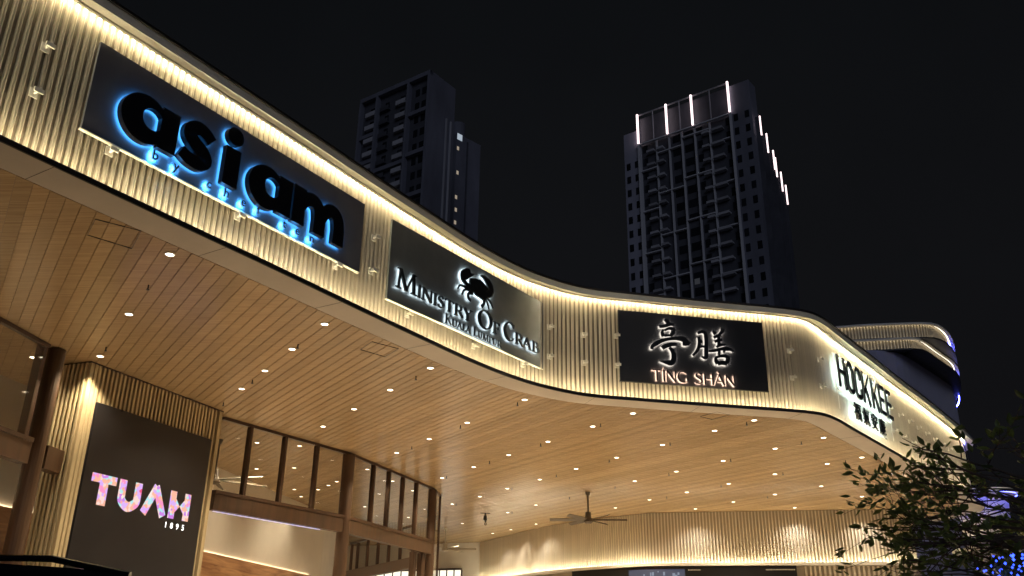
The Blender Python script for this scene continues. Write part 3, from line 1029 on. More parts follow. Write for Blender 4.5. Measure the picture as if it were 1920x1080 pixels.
set_serif(S2, [('K', 2.62, 2.86, .225), ('U', 2.86, 3.06, .165), ('A', 3.04, 3.24, .165), ('L', 3.24, 3.37, .165), ('A', 3.36, 3.56, .165),
               ('L', 3.65, 3.81, .225), ('U', 3.82, 4.0, .165), ('M', 4.0, 4.24, .165), ('P', 4.25, 4.4, .165), ('U', 4.4, 4.57, .165), ('R', 4.58, 4.75, .165)], 8.26, -.06, -.03)
def crab_map(x, y):
    return (3.37 + (x - 380) * .002104 + (y - 155) * .0000595, 9.79 + (x - 380) * .000696 - (y - 155) * .001324)
def cpath(pts, w, n=5):
    return strip([crab_map(*p) for p in smooth_path(pts, n)], [q * .0021 for q in w])
crab = [
    # carapace
    cpath([(405, 340), (470, 400), (560, 490), (640, 560), (690, 590)], [50, 150, 205, 180, 80], 6),
    # left claw arm and pincer
    cpath([(480, 540), (400, 460), (330, 390), (290, 310), (300, 230), (350, 180), (410, 170)], [45, 55, 45, 60, 90, 70, 40]),
    cpath([(300, 300), (330, 250), (400, 240), (440, 240), (475, 225)], [60, 110, 80, 45, 10]),
    # right claw
    cpath([(610, 250), (670, 280), (740, 370), (790, 470), (800, 560), (750, 610), (680, 600)], [15, 55, 90, 100, 80, 60, 50]),
    cpath([(585, 330), (640, 400), (700, 490), (750, 560)], [12, 40, 60, 60]),
    # legs
    cpath([(430, 520), (330, 470), (240, 440), (205, 505)], [34, 30, 26, 10]),
    cpath([(450, 560), (370, 520), (310, 530), (275, 605)], [34, 30, 28, 10]),
    cpath([(470, 590), (390, 590), (390, 670), (430, 725)], [34, 34, 32, 22]),
    cpath([(600, 640), (660, 700), (670, 770), (625, 835)], [50, 40, 34, 44]),
    cpath([(640, 650), (710, 720), (745, 800), (768, 890)], [34, 26, 24, 12]),
    cpath([(660, 640), (740, 690), (800, 770), (840, 870)], [34, 26, 26, 16]),
    cpath([(670, 640), (750, 660), (820, 640), (835, 590)], [30, 22, 18, 8]),
]
S2.letter(crab, 'crab_emblem', -.075, -.035)

# sign 3: calligraphy and flared capitals
S3 = Sign('sign_board', 'black sign with brush-written Chinese characters above copper lit capitals', (3.3, 22.2), R(78.48), -.38, 3.82, 8.20, 10.17, 'signblack', 'glow_calli')
def cal_map(x, y):
    return (.40 + (x - 360) * .00225 - (y - 50) * .0001, 9.96 + (x - 360) * .000214 - (y - 50) * .0022)
def brush(pts, w, n=5):
    return strip([cal_map(*p) for p in smooth_path(pts, n)], [q * .0026 for q in w])
ting = [
    brush([(590, 60), (625, 80), (640, 120)], [20, 50, 30]),
    brush([(525, 150), (600, 140), (660, 120), (715, 130)], [30, 36, 40, 26]),
    brush([(575, 190), (560, 230), (575, 280)], [22, 34, 38]),
    brush([(590, 200), (650, 175), (700, 190), (695, 230), (665, 275)], [22, 28, 40, 46, 30]),
    brush([(590, 270), (640, 265), (690, 270)], [26, 24, 22]),
    brush([(430, 440), (440, 400), (530, 345), (660, 310), (800, 310), (880, 350), (905, 385)], [30, 52, 38, 34, 40, 62, 26]),
    brush([(820, 375), (860, 378), (905, 385)], [40, 50, 20]),
    brush([(560, 430), (600, 405), (670, 385), (745, 385)], [44, 48, 40, 34]),
    brush([(650, 420), (690, 470), (705, 530), (700, 590), (670, 620), (600, 610), (530, 595)], [30, 46, 52, 56, 58, 34, 10]),
]
shan = [
    brush([(1030, 290), (1035, 380), (1010, 460), (950, 530)], [26, 34, 34, 24]),
    brush([(1020, 240), (1070, 225), (1110, 240), (1125, 320), (1120, 450), (1115, 560), (1060, 545)], [26, 32, 40, 36, 40, 44, 12]),
    brush([(1055, 330), (1065, 370)], [22, 20]),
    brush([(1025, 430), (1070, 415), (1110, 420)], [22, 24, 22]),
    brush([(1215, 215), (1250, 255)], [20, 44]),
    brush([(1350, 185), (1330, 230), (1280, 270)], [44, 40, 16]),
    brush([(1225, 300), (1280, 275), (1320, 275)], [30, 34, 22]),
    brush([(1235, 355), (1290, 335), (1335, 335)], [28, 34, 24]),
    brush([(1285, 260), (1290, 350), (1285, 420)], [28, 36, 34]),
    brush([(1255, 425), (1310, 400), (1370, 395)], [24, 34, 24]),
    brush([(1150, 480), (1230, 470), (1330, 450), (1420, 455), (1475, 485)], [18, 34, 34, 46, 16]),
    brush([(1270, 440), (1290, 480), (1280, 530)], [22, 30, 26]),
    brush([(1370, 440), (1345, 500)], [30, 22]),
    brush([(1240, 560), (1245, 600), (1265, 645)], [26, 44, 46]),
    brush([(1235, 565), (1300, 545), (1370, 545), (1400, 580), (1380, 640)], [26, 28, 36, 48, 46]),
    brush([(1265, 640), (1320, 630), (1385, 640)], [44, 46, 48]),
]
S3.letter(ting, 'letter', -.08, -.04)
S3.letter(shan, 'letter', -.08, -.04)
S3.back = 'glow_bronze'
q = .50
for ch in 'TÍNG SHÀN':
    if ch == ' ':
        q += .16
        continue
    w, st = flared(ch)
    S3.letter(place(st, q, 8.255, .345, .30), yf=-.075, yb=-.035)
    q += w * .345 + .004

# sign 4: letters straight on the ribs
def on_fascia(s, off):
    x, y, ux, uy = C.at(s, off)
    return x, y, math.atan2(uy, ux)
HX, HY, HUX, HUY = C.at(35.2, 0)
haz = math.atan2(HUX, HUY)
h0x, h0y = HX - HUX * 35.2, HY - HUY * 35.2
S4 = Sign('wall_sign', 'tall black condensed letters "HOCK KEE" over Chinese characters, lit icy white on the ribs', (h0x, h0y), haz, 32.4, 37.8, 8.15, 10.0, None, 'glow_ice')
def cond(ch, T=.15):
    if ch == 'H': return [rect(0, T, 0, 1), rect(1 - T, 1, 0, 1), rect(T, 1 - T, .43, .56)]
    if ch == 'O': return [strip([(.5, .93)] + smooth_path([(.36, .94), (.16, .86), (.1, .72)]) + [(.1, .28)] + smooth_path([(.1, .28), (.16, .13), (.5, .055), (.84, .13), (.9, .28)]) + [(.9, .72)] + smooth_path([(.9, .72), (.84, .86), (.64, .94), (.5, .93)]), T)]
    if ch == 'C': return [strip([(.9, .64), (.9, .74)] + smooth_path([(.9, .74), (.82, .9), (.5, .945), (.18, .9), (.1, .72)]) + [(.1, .28)] + smooth_path([(.1, .28), (.18, .1), (.5, .055), (.82, .1), (.9, .26)]) + [(.9, .36)], T)]
    if ch == 'K': return [rect(0, T, 0, 1), strip([(.14, .36), (.92, 1)], T * .95), strip([(.36, .60), (.9, 0)], T * 1.05)]
    if ch == 'E': return [rect(0, T, 0, 1), rect(T, .95, 0, .13), rect(T, .85, .44, .56), rect(T, .95, .87, 1)]
for ch, x0, x1 in (('H', 32.48, 33.10), ('O', 33.22, 33.84), ('C', 33.96, 34.56), ('K', 34.70, 35.38), ('K', 35.62, 36.26), ('E', 36.40, 36.96), ('E', 37.12, 37.70)):
    mb = solid(place(cond(ch), x0 - 32.4, 8.93 - 8.15, x1 - x0, 1.0), -.10, -.045)
    mesh_obj('letter', mb.v, mb.f, ['letter_black', 'glow_ice'], S4.root, mb.mi)
for i, ch in enumerate('福氣安康'):
    font_glyph(ch, 33.55 - 32.4 + i * .80, 8.24 - 8.15, .56, -.09, -.045, ['letter_black', 'glow_ice'], S4.root, sx=1.15, bold=.006)
# rails that carry the letters
for z0, x0, x1 in ((.72, .02, 5.3), (1.80, .02, 5.3), (.02, .9, 4.5)):
    mb = MB(); mb.box(x0, x1, .02, .05, z0, z0 + .03); mb.build('rail', 'bracket', S4.root)
for x0 in (.03, 2.9, 5.25):
    mb = MB(); mb.box(x0, x0 + .03, .0, .019, .1, 1.83); mb.build('rail', 'bracket', S4.root)

# LED screen lettering (flat light on the screen)
ks = scr
def scr_letter(strips, mat='screen_print', name='letter'):
    mb = solid(strips, -.052, -.0455)
    return mesh_obj(name, mb.v, mb.f, [mat], ks, [0] * len(mb.f))
scr_letter([rect(.60, 1.36, 4.99, 5.18), rect(.86, 1.12, 4.50, 4.989)])
scr_letter([strip([(1.57, 5.18), (1.57, 4.85)] + smooth_path([(1.57, 4.85), (1.60, 4.70), (1.82, 4.585), (2.05, 4.70), (2.08, 4.85)]) + [(2.08, 5.18)], .225)])
scr_letter([strip([(2.34, 4.52), (2.70, 5.20)], .22), strip([(2.66, 5.20), (3.02, 4.52)], .22)])
scr_letter([rect(3.20, 3.42, 4.52, 5.19), rect(3.74, 3.96, 4.52, 5.19), [((3.42, 5.02), (3.42, 4.68)), ((3.58, 4.85), (3.58, 4.845))], [((3.585, 4.85), (3.585, 4.845)), ((3.74, 5.02), (3.74, 4.68))]])
for i, ch in enumerate('1895'):
    font_glyph(ch, 3.14 + i * .21, 4.29, .19, -.052, -.0455, ['white_print'], ks, 'digit', bold=.002)

# ------------------------------------------------------------------ fascia brackets
def bracket_mesh():
    mb = MB()
    mb.box(-.065, .065, -.015, 0, -.07, .07)
    mb.box(-.014, .014, -.12, -.015, -.015, .015)
    mb.box(-.07, .07, -.15, -.12, -.032, .032)
    mb.box(.02, .045, -.12, -.10, .022, .075)
    return mb
BR = [(9.28, 9.50), (9.28, 8.73), (16.56, 9.5), (16.56, 8.74), (10.54, 8.44), (13.03, 8.44), (15.51, 8.46), (17.79, 8.2), (20.23, 8.2), (21.96, 8.2), (22.81, 9.4), (22.81, 8.6),
      (23.78, 9.38), (23.78, 8.61), (24.66, 9.45), (24.66, 8.63), (29.76, 9.46), (29.76, 8.68), (31.36, 9.49), (31.31, 8.69), (38.17, 9.49), (39.28, 9.49), (40.39, 9.48),
      (41.46, 9.46), (42.63, 9.46), (43.76, 9.45), (44.96, 9.47), (46.12, 9.48), (38.31, 8.74), (39.37, 8.73), (40.42, 8.71), (41.54, 8.71), (42.71, 8.69), (43.85, 8.7), (45.0, 8.7)]
BC, BCT = {}, {}
def br_label(s, z):
    if s < 10: lab = ('upper' if z > 9 else 'lower') + ' pale bracket on the ribs left of the blue-lit sign'
    elif z < 8.5: lab = 'pale bracket under a sign, ' + ('below the blue-lit one' if s < 16 else 'below the crab emblem one')
    elif s < 17: lab = ('upper' if z > 9 else 'lower') + ' pale bracket in the gap between the blue-lit and crab signs'
    elif s < 25: lab = ('upper' if z > 9 else 'lower') + ' bracket between the crab sign and calligraphy sign'
    elif s < 32: lab = ('upper' if z > 9 else 'lower') + ' bracket between the calligraphy sign and tall letters'
    else: lab = 'pale bracket in the ' + ('upper' if z > 9 else 'lower') + ' row right of the tall letters'
    return lab
for s, z in BR:
    BCT[br_label(s, z)] = BCT.get(br_label(s, z), 0) + 1
bproto = None
for s, z in sorted(BR):
    x, y, a = on_fascia(s, .40)
    lab = br_label(s, z)
    BC[lab] = BC.get(lab, 0) + 1
    if BCT[lab] > 1:
        lab = ORD[BC[lab] - 1] + ' from left: ' + lab
    t = thing('wall_bracket', lab, 'bracket', (x, y, z), a, 'small pale brackets on the ribbed fascia')
    if bproto is None:
        bproto = bracket_mesh().build('arm', 'bracket', t)
    else:
        inst(bproto, t)

# ------------------------------------------------------------------ downlights and sprinklers
DL = [(-5.68, 13.42), (-7.5, 16.32), (-9.24, 19.09), (-10.83, 19.25), (-12.6, 22.38), (-3.74, 16.72), (-4.76, 18.36), (-5.77, 20.02), (-6.76, 21.63), (-3.01, 21.52), (-1.85, 19.6),
      (-1.22, 24.85), (-2.48, 27.04), (-3.73, 29.2), (0.37, 22.26), (-0.03, 29.27), (1.18, 27.16), (-1.26, 31.45), (2.37, 31.5), (3.33, 23.5), (2.38, 25.07), (4.76, 27.37), (3.57, 29.43),
      (6.76, 24.06), (5.95, 25.37), (7.18, 29.69), (8.35, 27.66), (5.96, 31.71), (4.75, 33.75), (9.54, 31.93), (8.36, 34.01), (7.16, 36.08), (5.96, 38.11), (10.76, 36.27), (9.57, 38.34),
      (4.79, 40.5), (8.37, 40.45), (12.59, 39.7), (-4.23, 23.5), (-2.53, 33.69), (-1.22, 37.95), (-0.07, 35.85), (1.16, 33.71), (-2.51, 40.13), (-0.04, 42.5), (1.21, 40.07), (-2.36, 46.63),
      (1.41, 46.41), (0.14, 48.82), (-0.86, 50.58), (9.34, 26.05), (10.75, 29.93), (11.5, 28.8), (11.96, 34.22), (14.35, 36.47), (13.62, 31.49), (15.33, 39.11), (17.2, 36.07), (-8.02, 27.96),
      (-6.75, 28.34), (-9.2, 32.42), (-7.76, 32.11), (-8.81, 36.85), (-7.82, 36.8), (-7.2, 35.74), (-5.47, 25.59), (-6.71, 34.85), (-8.92, 38.68), (-5.13, 32.2), (-6.58, 41.33), (-4.5, 34.54),
      (-5.25, 39.05), (-3.93, 36.71), (-4.92, 44.66), (-5.5, 47.02)]
def behind_glass(x, y):
    return (x < -5.4 and y > 28) or (x < -3.2 and y > 34) or x < -10
DLAB = {}
inn = sorted([p for p in DL if behind_glass(*p)], key=lambda p: p[0] / p[1])
for i, p in enumerate(inn):
    DLAB[p] = ORD[i] + ' downlight from the left among those glowing behind the glazed screens'
rows, last = [], None
for p in sorted([p for p in DL if not behind_glass(*p)], key=lambda p: p[0] * pn[0] + p[1] * pn[1]):
    t_ = p[0] * pn[0] + p[1] * pn[1]
    if last is None or t_ - last > .55:
        rows.append([])
    rows[-1].append(p)
    last = t_
for i, r_ in enumerate(rows):
    for j, p in enumerate(sorted(r_, key=lambda p: p[0] * pd[0] + p[1] * pd[1])):
        DLAB[p] = ORD[j] + ' downlight inward from the fascia in the ' + ORD[i] + ' plankwise row from the left'
def dl_label(x, y):
    return DLAB[(x, y)]
rp = lp = None
spot_n = {}
for x, y in DL:
    t = thing('downlight', dl_label(x, y), 'downlight', (x, y, ZB), 0, 'recessed ceiling downlights')
    if rp is None:
        mb = MB()
        for i in range(20):
            a0, a1 = 2 * math.pi * i / 20, 2 * math.pi * (i + 1) / 20
            v = [(r * math.cos(a), r * math.sin(a), z) for a in (a0, a1) for r, z in ((.088, .012), (.088, -.008), (.068, -.008), (.068, .012))]
            mb.add(v, [(0, 4, 5, 1), (1, 5, 6, 2), (2, 6, 7, 3)])
        rp = mb.build('trim_ring', 'ring', t)
        mb = MB(); mb.cyl(0, 0, -.003, .010, .066, n=20)
        lp = mb.build('lens', 'lens', t)
    else:
        inst(rp, t); inst(lp, t)
    ld = bpy.data.lights.new('downlight_beam', 'SPOT')
    inside = behind_glass(x, y)
    nearwall = False
    ld.energy = (670 + 24 * max(0, y - 24)) if not inside else 230
    ld.color = (1.0, 0.82, 0.56)
    ld.spot_size = R(118)
    ld.spot_blend = .55 if not inside else 1.0
    ld.shadow_soft_size = .07
    for i in range(40):
        bx, by, _, _ = BW.at(BW.L * i / 40)
        if math.dist((bx, by), (x, y)) < 1.6:
            nearwall = True
    if nearwall:
        ld.spot_size = R(120); ld.spot_blend = .6; ld.energy = 260; ld.color = (1.0, .92, .80)
    lo = bpy.data.objects.new('downlight_beam', ld)
    lo.location = (0, 0, -.02)
    link(lo, t)
SPK = [(-6.55, 14.8), (-8.83, 18.43), (-6.27, 20.82), (-7.63, 23.03), (-4.56, 18.04), (-2.25, 20.29), (-1.43, 25.22), (-3.13, 28.2), (0.19, 22.57), (0.97, 27.48), (-0.68, 30.39), (2.57, 24.74),
       (3.36, 29.81), (4.94, 27.05), (6.61, 24.3), (7.35, 29.37), (5.75, 32.03), (4.14, 34.93), (9.73, 31.6), (8.13, 34.26), (2.54, 37.73), (6.54, 37.21), (10.57, 36.69), (1.73, 32.68),
       (-2.34, 33.34), (0.12, 35.58), (0.16, 42.14), (-2.33, 39.96), (8.85, 26.62), (11.14, 29.3)]
pp = hp = None
for i, (x, y) in enumerate(sorted(SPK, key=lambda p: p[0] / p[1])):
    lab = ORD[i] + ' tiny dark sprinkler from the left, hanging from the plank ceiling'
    t = thing('sprinkler', lab, 'sprinkler', (x, y, ZB), 0, 'fire sprinklers in the ceiling')
    if pp is None:
        mb = MB(); mb.cyl(0, 0, -.07, .01, .012, n=8); pp = mb.build('stem', 'black', t)
        mb = MB(); mb.cyl(0, 0, -.085, -.07, .01, .026, 8); mb.cyl(0, 0, -.092, -.085, .03, .03, 8); hp = mb.build('deflector', 'black', t)
    else:
        inst(pp, t); inst(hp, t)
t = thing('security_camera', 'small black camera hanging from the plank ceiling left of the fan', 'camera', (-1.1, 42.79, ZB))
mb = MB(); mb.cyl(0, 0, -.12, .0, .03, n=10); mb.box(-.22, .22, -.012, .012, -.03, -.012); mb.build('mount', 'black', t)
mb = MB(); mb.cyl(0, 0, -.34, -.12, .09, .07, 14); mb.cyl(0.02, 0, -.42, -.34, .03, .05, 10); mb.build('body', 'black', t)
mb = MB(); mb.tube([(0.02 + .05 * math.cos(a), 0, -.5 + .05 * math.sin(a)) for a in [i * .63 for i in range(11)]], .014); mb.build('hook', 'black', t)

# ------------------------------------------------------------------ ceiling fans
def fan(label, x, y, drop, r, rot, mat, nb=6):
    t = thing('ceiling_fan', label, 'ceiling fan', (x, y, ZB), 0, 'large ceiling fans')
    mb = MB(); mb.cyl(0, 0, -.14, 0.0, .07, .11, 16); mb.build('canopy', mat, t)
    mb = MB(); mb.cyl(0, 0, -drop, -.13, .035, n=10); mb.build('rod', mat, t)
    mb = MB(); mb.cyl(0, 0, -drop - .06, -drop + .18, .13, .11, 18); mb.cyl(0, 0, -drop - .20, -drop - .061, .20, .16, 18); mb.cyl(0, 0, -drop - .26, -drop - .201, .11, .19, 18)
    mb.build('motor', mat, t)
    bp = None
    for i in range(nb):
        if bp is None:
            mb = MB()
            st = [(.18, .05), (.3, .085), (.7, .10), (r * .95, .085), (r, .06)]
            top = [(x_, s_ * w_, -drop - .12 + .035 * s_ + zz) for zz in (.012, -.012) for s_ in (-1, 1) for x_, w_ in st]
            n = len(st)
            f = []
            for k in range(n - 1):
                f += [(k, k + 1, n + k + 1, n + k), (2 * n + k, 3 * n + k, 3 * n + k + 1, 2 * n + k + 1), (k, 2 * n + k, 2 * n + k + 1, k + 1), (n + k, n + k + 1, 3 * n + k + 1, 3 * n + k)]
            f += [(0, n, 3 * n, 2 * n), (n - 1, 3 * n - 1, 4 * n - 1, 2 * n - 1)]
            mb.add(top, f)
            bp = mb.build('blade', mat, t, (0, 0, 0), rot)
        else:
            inst(bp, t, (0, 0, 0), rot + 2 * math.pi * i / nb)
fan('dark six-bladed ceiling fan hanging in front of the ribbed back wall', 3.2, 36.4, .98, 1.55, R(-5), 'fanmetal')
fan('pale ceiling fan far back, right of the last timber post', -3.33, 48.57, .95, 1.65, R(-2), 'fanlight')
fan('ceiling fan seen through the glazing behind the display column', -9.1, 27.6, 1.12, 1.75, R(-20), 'fanmetal')

# ------------------------------------------------------------------ upper podium building behind the fascia
def az_pt(az, d):
    return (d * math.sin(R(az)), d * math.cos(R(az)))
pod = thing('podium_building', 'curved dark podium block with two glowing ribbed bands above the fascia corner', 'building', (0, 0, 0))
def tier(curve_pts, z0, z1, name):
    cv = Curve(curve_pts, 10)
    p_ = sweep(name, cv, 0, cv.L, [(.45, z0 + .03), (.45, z1 - .03), (.6, z1 - .03), (.6, z0 + .03)], 'panel', pod, .6)
    sweep('coping', cv, 0, cv.L, [(0, z1 - .1), (0, z1), (.7, z1), (.7, z1 - .02), (.2, z1 - .02), (.2, z1 - .1)], 'hood', pod, .6)
    sweep('soffit', cv, 0, cv.L, [(0, z0 - .09), (0, z0), (6.0, z0), (6.0, z0 - .09)], 'bronze_and_shade', pod, .6)
    s_b = cv.L * .72
    for a, b, mt in ((0, s_b, 'led_podium'), (s_b + .05, cv.L, 'led_blue')):
        sweep('led_strip', cv, a, b, [(.24, z1 - .04), (.24, z1 - .022), (.29, z1 - .022), (.29, z1 - .04)], mt, pod, .6)
        sweep('led_strip', cv, a, b, [(.12, z0 + .01), (.12, z0 + .03), (.16, z0 + .03), (.16, z0 + .01)], mt, pod, .6)
    mb = MB()
    s = .1
    while s < cv.L:
        x, y, ux, uy = cv.at(s, .45)
        a = math.atan2(uy, ux); ca, sa = math.cos(a), math.sin(a)
        mb.add([(x + px * ca - py * sa, y + px * sa + py * ca, pz) for pz in (z0 + .03, z1 - .03) for px, py in ((-.045, 0), (-.035, -.09), (.035, -.09), (.045, 0))], fin_f)
        s += .2
    tag(mb.build('ribs', 'rib', p_), kind='stuff')
    return cv
ZE = 1.6
def tpts(l, z):
    return [az_pt(a, z / e) for a, e in l]
t1 = tpts([(17.5, .345), (21.08, .3413), (22.84, .3401), (25.07, .3368), (26.4, .334), (27.08, .3305), (27.57, .3219), (27.80, .3112), (27.78, .298), (27.4, .284)], 20.0)
t2 = tpts([(18.0, .329), (21.96, .3238), (24.4, .321), (25.5, .3195), (26.23, .3151), (27.0, .3005), (27.62, .2886), (27.82, .2788), (27.7, .266), (27.2, .252)], 18.95)
t3 = tpts([(18.0, .319), (22.43, .3148), (24.0, .3115), (25.26, .304), (26.4, .286), (27.38, .2683), (27.73, .2595), (27.7, .245), (27.2, .235)], 18.2)
tier(t1, 19.0 + ZE, 20.0 + ZE, 'band_panel')
tier(t2, 18.2 + ZE, 18.93 + ZE, 'band_panel')
cv3 = Curve(t3, 10)
sweep('wall', cv3, 0, cv3.L, [(.5, 0), (.5, 18.2 + ZE - .1), (.8, 18.2 + ZE - .1), (.8, 0)], 'podium', pod, .8)
sweep('blue_led', cv3, cv3.L * .8, cv3.L, [(.2, 18.2 + ZE - .16), (.2, 18.2 + ZE - .1), (.26, 18.2 + ZE - .1), (.26, 18.2 + ZE - .16)], 'led_blue', pod, .8)

# blue washed drum at the end of the lower canopy
dr = thing('lower_canopy', 'rounded lower canopy end washed in blue light behind the tree', 'canopy', (*az_pt(27.75, 47.5), 0))
mb = MB(); mb.cyl(0, 0, 6.2, 8.6, .95, 1.15, 28); mb.build('drum', 'hood', dr, smooth=True)
mb = MB(); mb.cyl(0, 0, 8.6, 8.75, 1.75, 1.75, 28); mb.build('brim', 'hood', dr)
mb = MB()
for i in range(28):
    a0, a1 = 2 * math.pi * i / 28, 2 * math.pi * (i + 1) / 28
    mb.add([(r * math.cos(a), r * math.sin(a), 8.59) for a in (a0, a1) for r in (1.5, 1.56)], [(0, 1, 3, 2)])
mb.build('led_ring', 'led_blue_dim', dr)
mb = MB(); mb.cyl(0, 0, 6.0, 6.19, 1.6, 1.6, 28); mb.build('base_ring', 'hood', dr)
mb = MB(); mb.cyl(0, 0, 0, 6.0, .8, .8, 20); mb.build('shaft', 'podium', dr)

# ------------------------------------------------------------------ towers
def frame_from(a, b):
    a, b = Vector((*a, 0)), Vector((*b, 0))
    d = b - a
    return a, math.atan2(d.y, d.x), d.length
# right tower
L_ = az_pt(8.11, 155.2); Lc = az_pt(9.2, 153.4); Rc = az_pt(15.95, 145.5); R_ = az_pt(17.45, 144.2)
a, ang, WT = frame_from(L_, R_)
uc0 = math.dist(L_, Lc); uc1 = math.dist(L_, Rc)
tw = thing('apartment_tower', 'dark high-rise with four white light bars at its roofline and a pale frame grid', 'tower', (a.x, a.y, 0), ang)
H = 101.6
mb = MB(); mb.box(uc0, uc1, .9, 3.4, 0, H - .6); mb.build('core', 'tower_dark', tw)
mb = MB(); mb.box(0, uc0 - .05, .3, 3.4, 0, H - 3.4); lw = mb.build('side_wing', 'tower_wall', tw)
mb = MB(); mb.box(uc1 + .05, WT, .3, 3.4, 0, H - .9); rw = mb.build('side_wing', 'tower_wall_dim', tw)  # darker than the left wing: flank shade put into the colour
def frac(f): return uc0 + (uc1 - uc0) * f
cols = [0, .19, .33, .47, .61, .77, 1.0]
for i, f_ in enumerate(cols):
    mb = MB(); w = .17 if i in (0, 6) else .10
    mb.box(-w, w, -.2 if i in (0, 6) else .3, .9, 0, H - 6.8)
    mb.build('fin', 'tower_line', tw, (frac(f_), 0, 0))
mb = MB(); mb.box(uc0, uc1, .0, .4, H - 7.0, H - 6.75); mb.build('roof_beam', 'tower_line', tw)
mb = MB(); mb.box(uc0, uc1, .1, .35, H - .2, H); mb.build('roof_beam', 'tower_slab', tw)
for f_ in (0, .33, .61, 1.0):
    mb = MB(); mb.box(-.16, .16, -.25, .1, H - 6.7, H); mb.build('light_bar', 'tower_led', tw, (frac(f_), 0, 0))
for f_ in (.17, .47, .8):
    mb = MB(); mb.box(-.08, .08, .1, .3, H - 6.7, H - .2); mb.build('roof_post', 'tower_slab', tw, (frac(f_), 0, 0))
FH = 2.95
for (c0, c1, ph) in ((0, 1, 2), (1, 3, 1), (3, 5, 0), (5, 6, 1.6)):
    z = H - 7 - FH * ph if ph else H - 8.4
    while z > 20:
        mb = MB(); mb.box(frac(cols[c0]) + .11, frac(cols[c1]) - .11, .25, .9, z - .11, z + .11); mb.build('spandrel', 'tower_line', tw)
        z -= FH * 3
z = H - 9.2
fl = 0
bpr = {}
while z > 20:
    for key, f0, f1, mt in (('a', .085, .175, 'tower_slab'), ('b', .20, .275, 'tower_slab'), ('c', .69, .765, 'tower_slab'), ('d', .79, .91, 'tower_slab')):
        w = frac(f1) - frac(f0)
        if key not in bpr:
            mb = MB(); mb.box(0, w, -.1, .9, -.14, .14); mb.box(0, w, -.12, -.1, .14, .30)
            bpr[key] = mb.build('balcony', mt, tw, (frac(f0), 0, z))
        else:
            inst(bpr[key], tw, (frac(f0), 0, z))
    for f0, f1 in ((.02, .075), (.36, .44), (.49, .58), (.63, .68), (.93, .985)):
        k_ = ('w', f0)
        if k_ not in bpr:
            mb = MB(); mb.box(0, frac(f1) - frac(f0), .84, .899, .5, 2.1); bpr[k_] = mb.build('window', 'tower_glass', tw, (frac(f0), 0, z))
        else:
            inst(bpr[k_], tw, (frac(f0), 0, z))
    for wing, u in ((lw, .45), (lw, uc0 - 1.15), (rw, uc1 + .5), (rw, WT - 1.35)):
        k_ = ('v', u)
        if z < H - 12 or u > 10:
            if k_ not in bpr:
                mb = MB(); mb.box(0, .85, .25, .299, .4, 1.9); bpr[k_] = mb.build('window', 'tower_glass', tw, (u, 0, z))
            else:
                inst(bpr[k_], tw, (u, 0, z))
    z -= FH
for y0, y1, zt in ((3.41, 4.9, 90.0), (4.91, 7.4, 87.6), (7.41, 9.6, 84.9), (9.61, 12.0, 82.6), (12.01, 14.5, 78.5)):
    mb = MB(); mb.box(1.0, WT - .3, y0, y1, 0, zt); mb.build('rear_block', 'tower_dark', tw)  # dark colour stands in for shade on the right flank
# lit stepped fins on the right flank
for i, (t_, zt) in enumerate(((1.7, 93.1), (4.3, 90.7), (6.95, 88.4), (7.7, 87.2), (9.95, 85.2), (11.9, 83.3))):
    mb = MB(); mb.box(WT - .28, WT + .9, t_ - .07, t_ + .07, 0, zt); mb.build('flank_fin', 'tower_dark', tw)
    mb = MB(); mb.box(WT + .78, WT + 1.0, t_ - .1, t_ + .1, zt - 4.1, zt); mb.build('light_bar', 'tower_led', tw)
for t_ in (5.0, 11.5):
    mb = MB(); mb.box(WT - .28, WT + .1, t_, t_ + .2, 0, H - 14 - 1.4 * t_); mb.build('fin', 'tower_slab', tw)

for f_, zz, mt in ((.52, 63.2, 'lit_dim'), (.05, 51.3, 'lit_dim'), (.95, 42.6, 'lit_dim'), (.40, 36.4, 'lit_dim')):
    mb = MB(); mb.box(-.5, .5, .80, .839, -.5, .6); mb.build('lit_window', mt, tw, (frac(f_), 0, zz))
# left tower
A_ = az_pt(-11.59, 150.8); B_ = az_pt(-6.56, 138.4); D_ = az_pt(-5.06, 144.2)
a, ang, W1 = frame_from(A_, B_)
t1w = thing('apartment_tower', 'dark high-rise with a deep grid of recessed balconies, nearer the blue-lit sign', 'tower', (a.x, a.y, 0), ang)
mb = MB(); mb.box(0, W1 - 3.2, .9, 9, 0, H - .5); mb.build('core', 'tower_dark', t1w)
mb = MB(); mb.box(W1 - .55, W1, 0, 7.6, 0, H); mb.build('side_wing', 'tower_wall_dim', t1w)
mb = MB(); mb.box(W1 - 3.19, W1 - .56, .9, 7.4, 0, H - .4); mb.build('core', 'tower_dark', t1w)
mb = MB(); mb.box(-.1, W1, -.05, .9, H - .9, H); mb.build('roof_beam', 'tower_wall_dim', t1w)
for f_ in (0.005, .25, .70, .985):
    mb = MB(); mb.box(-.24, .24, -.1, .88, 0, H - .91); mb.build('fin', 'tower_wall_dim', t1w, (W1 * f_, 0, 0))
for f0, f1, zs in ((.71, .975, (8, 16.6, 25.2, 33.8, 42.4, 51)), (.26, .69, (17.5, 34.7, 52)), (.015, .24, (9, 14.8, 20.6, 26.4, 32.2, 38, 43.8))):
    for dz in zs:
        mb = MB(); mb.box(W1 * f0 + .12, W1 * f1 - .12, .1, .88, H - dz - .45, H - dz + .35); mb.build('spandrel', 'tower_wall_dim', t1w)
z = H - 4.5
bpr = {}
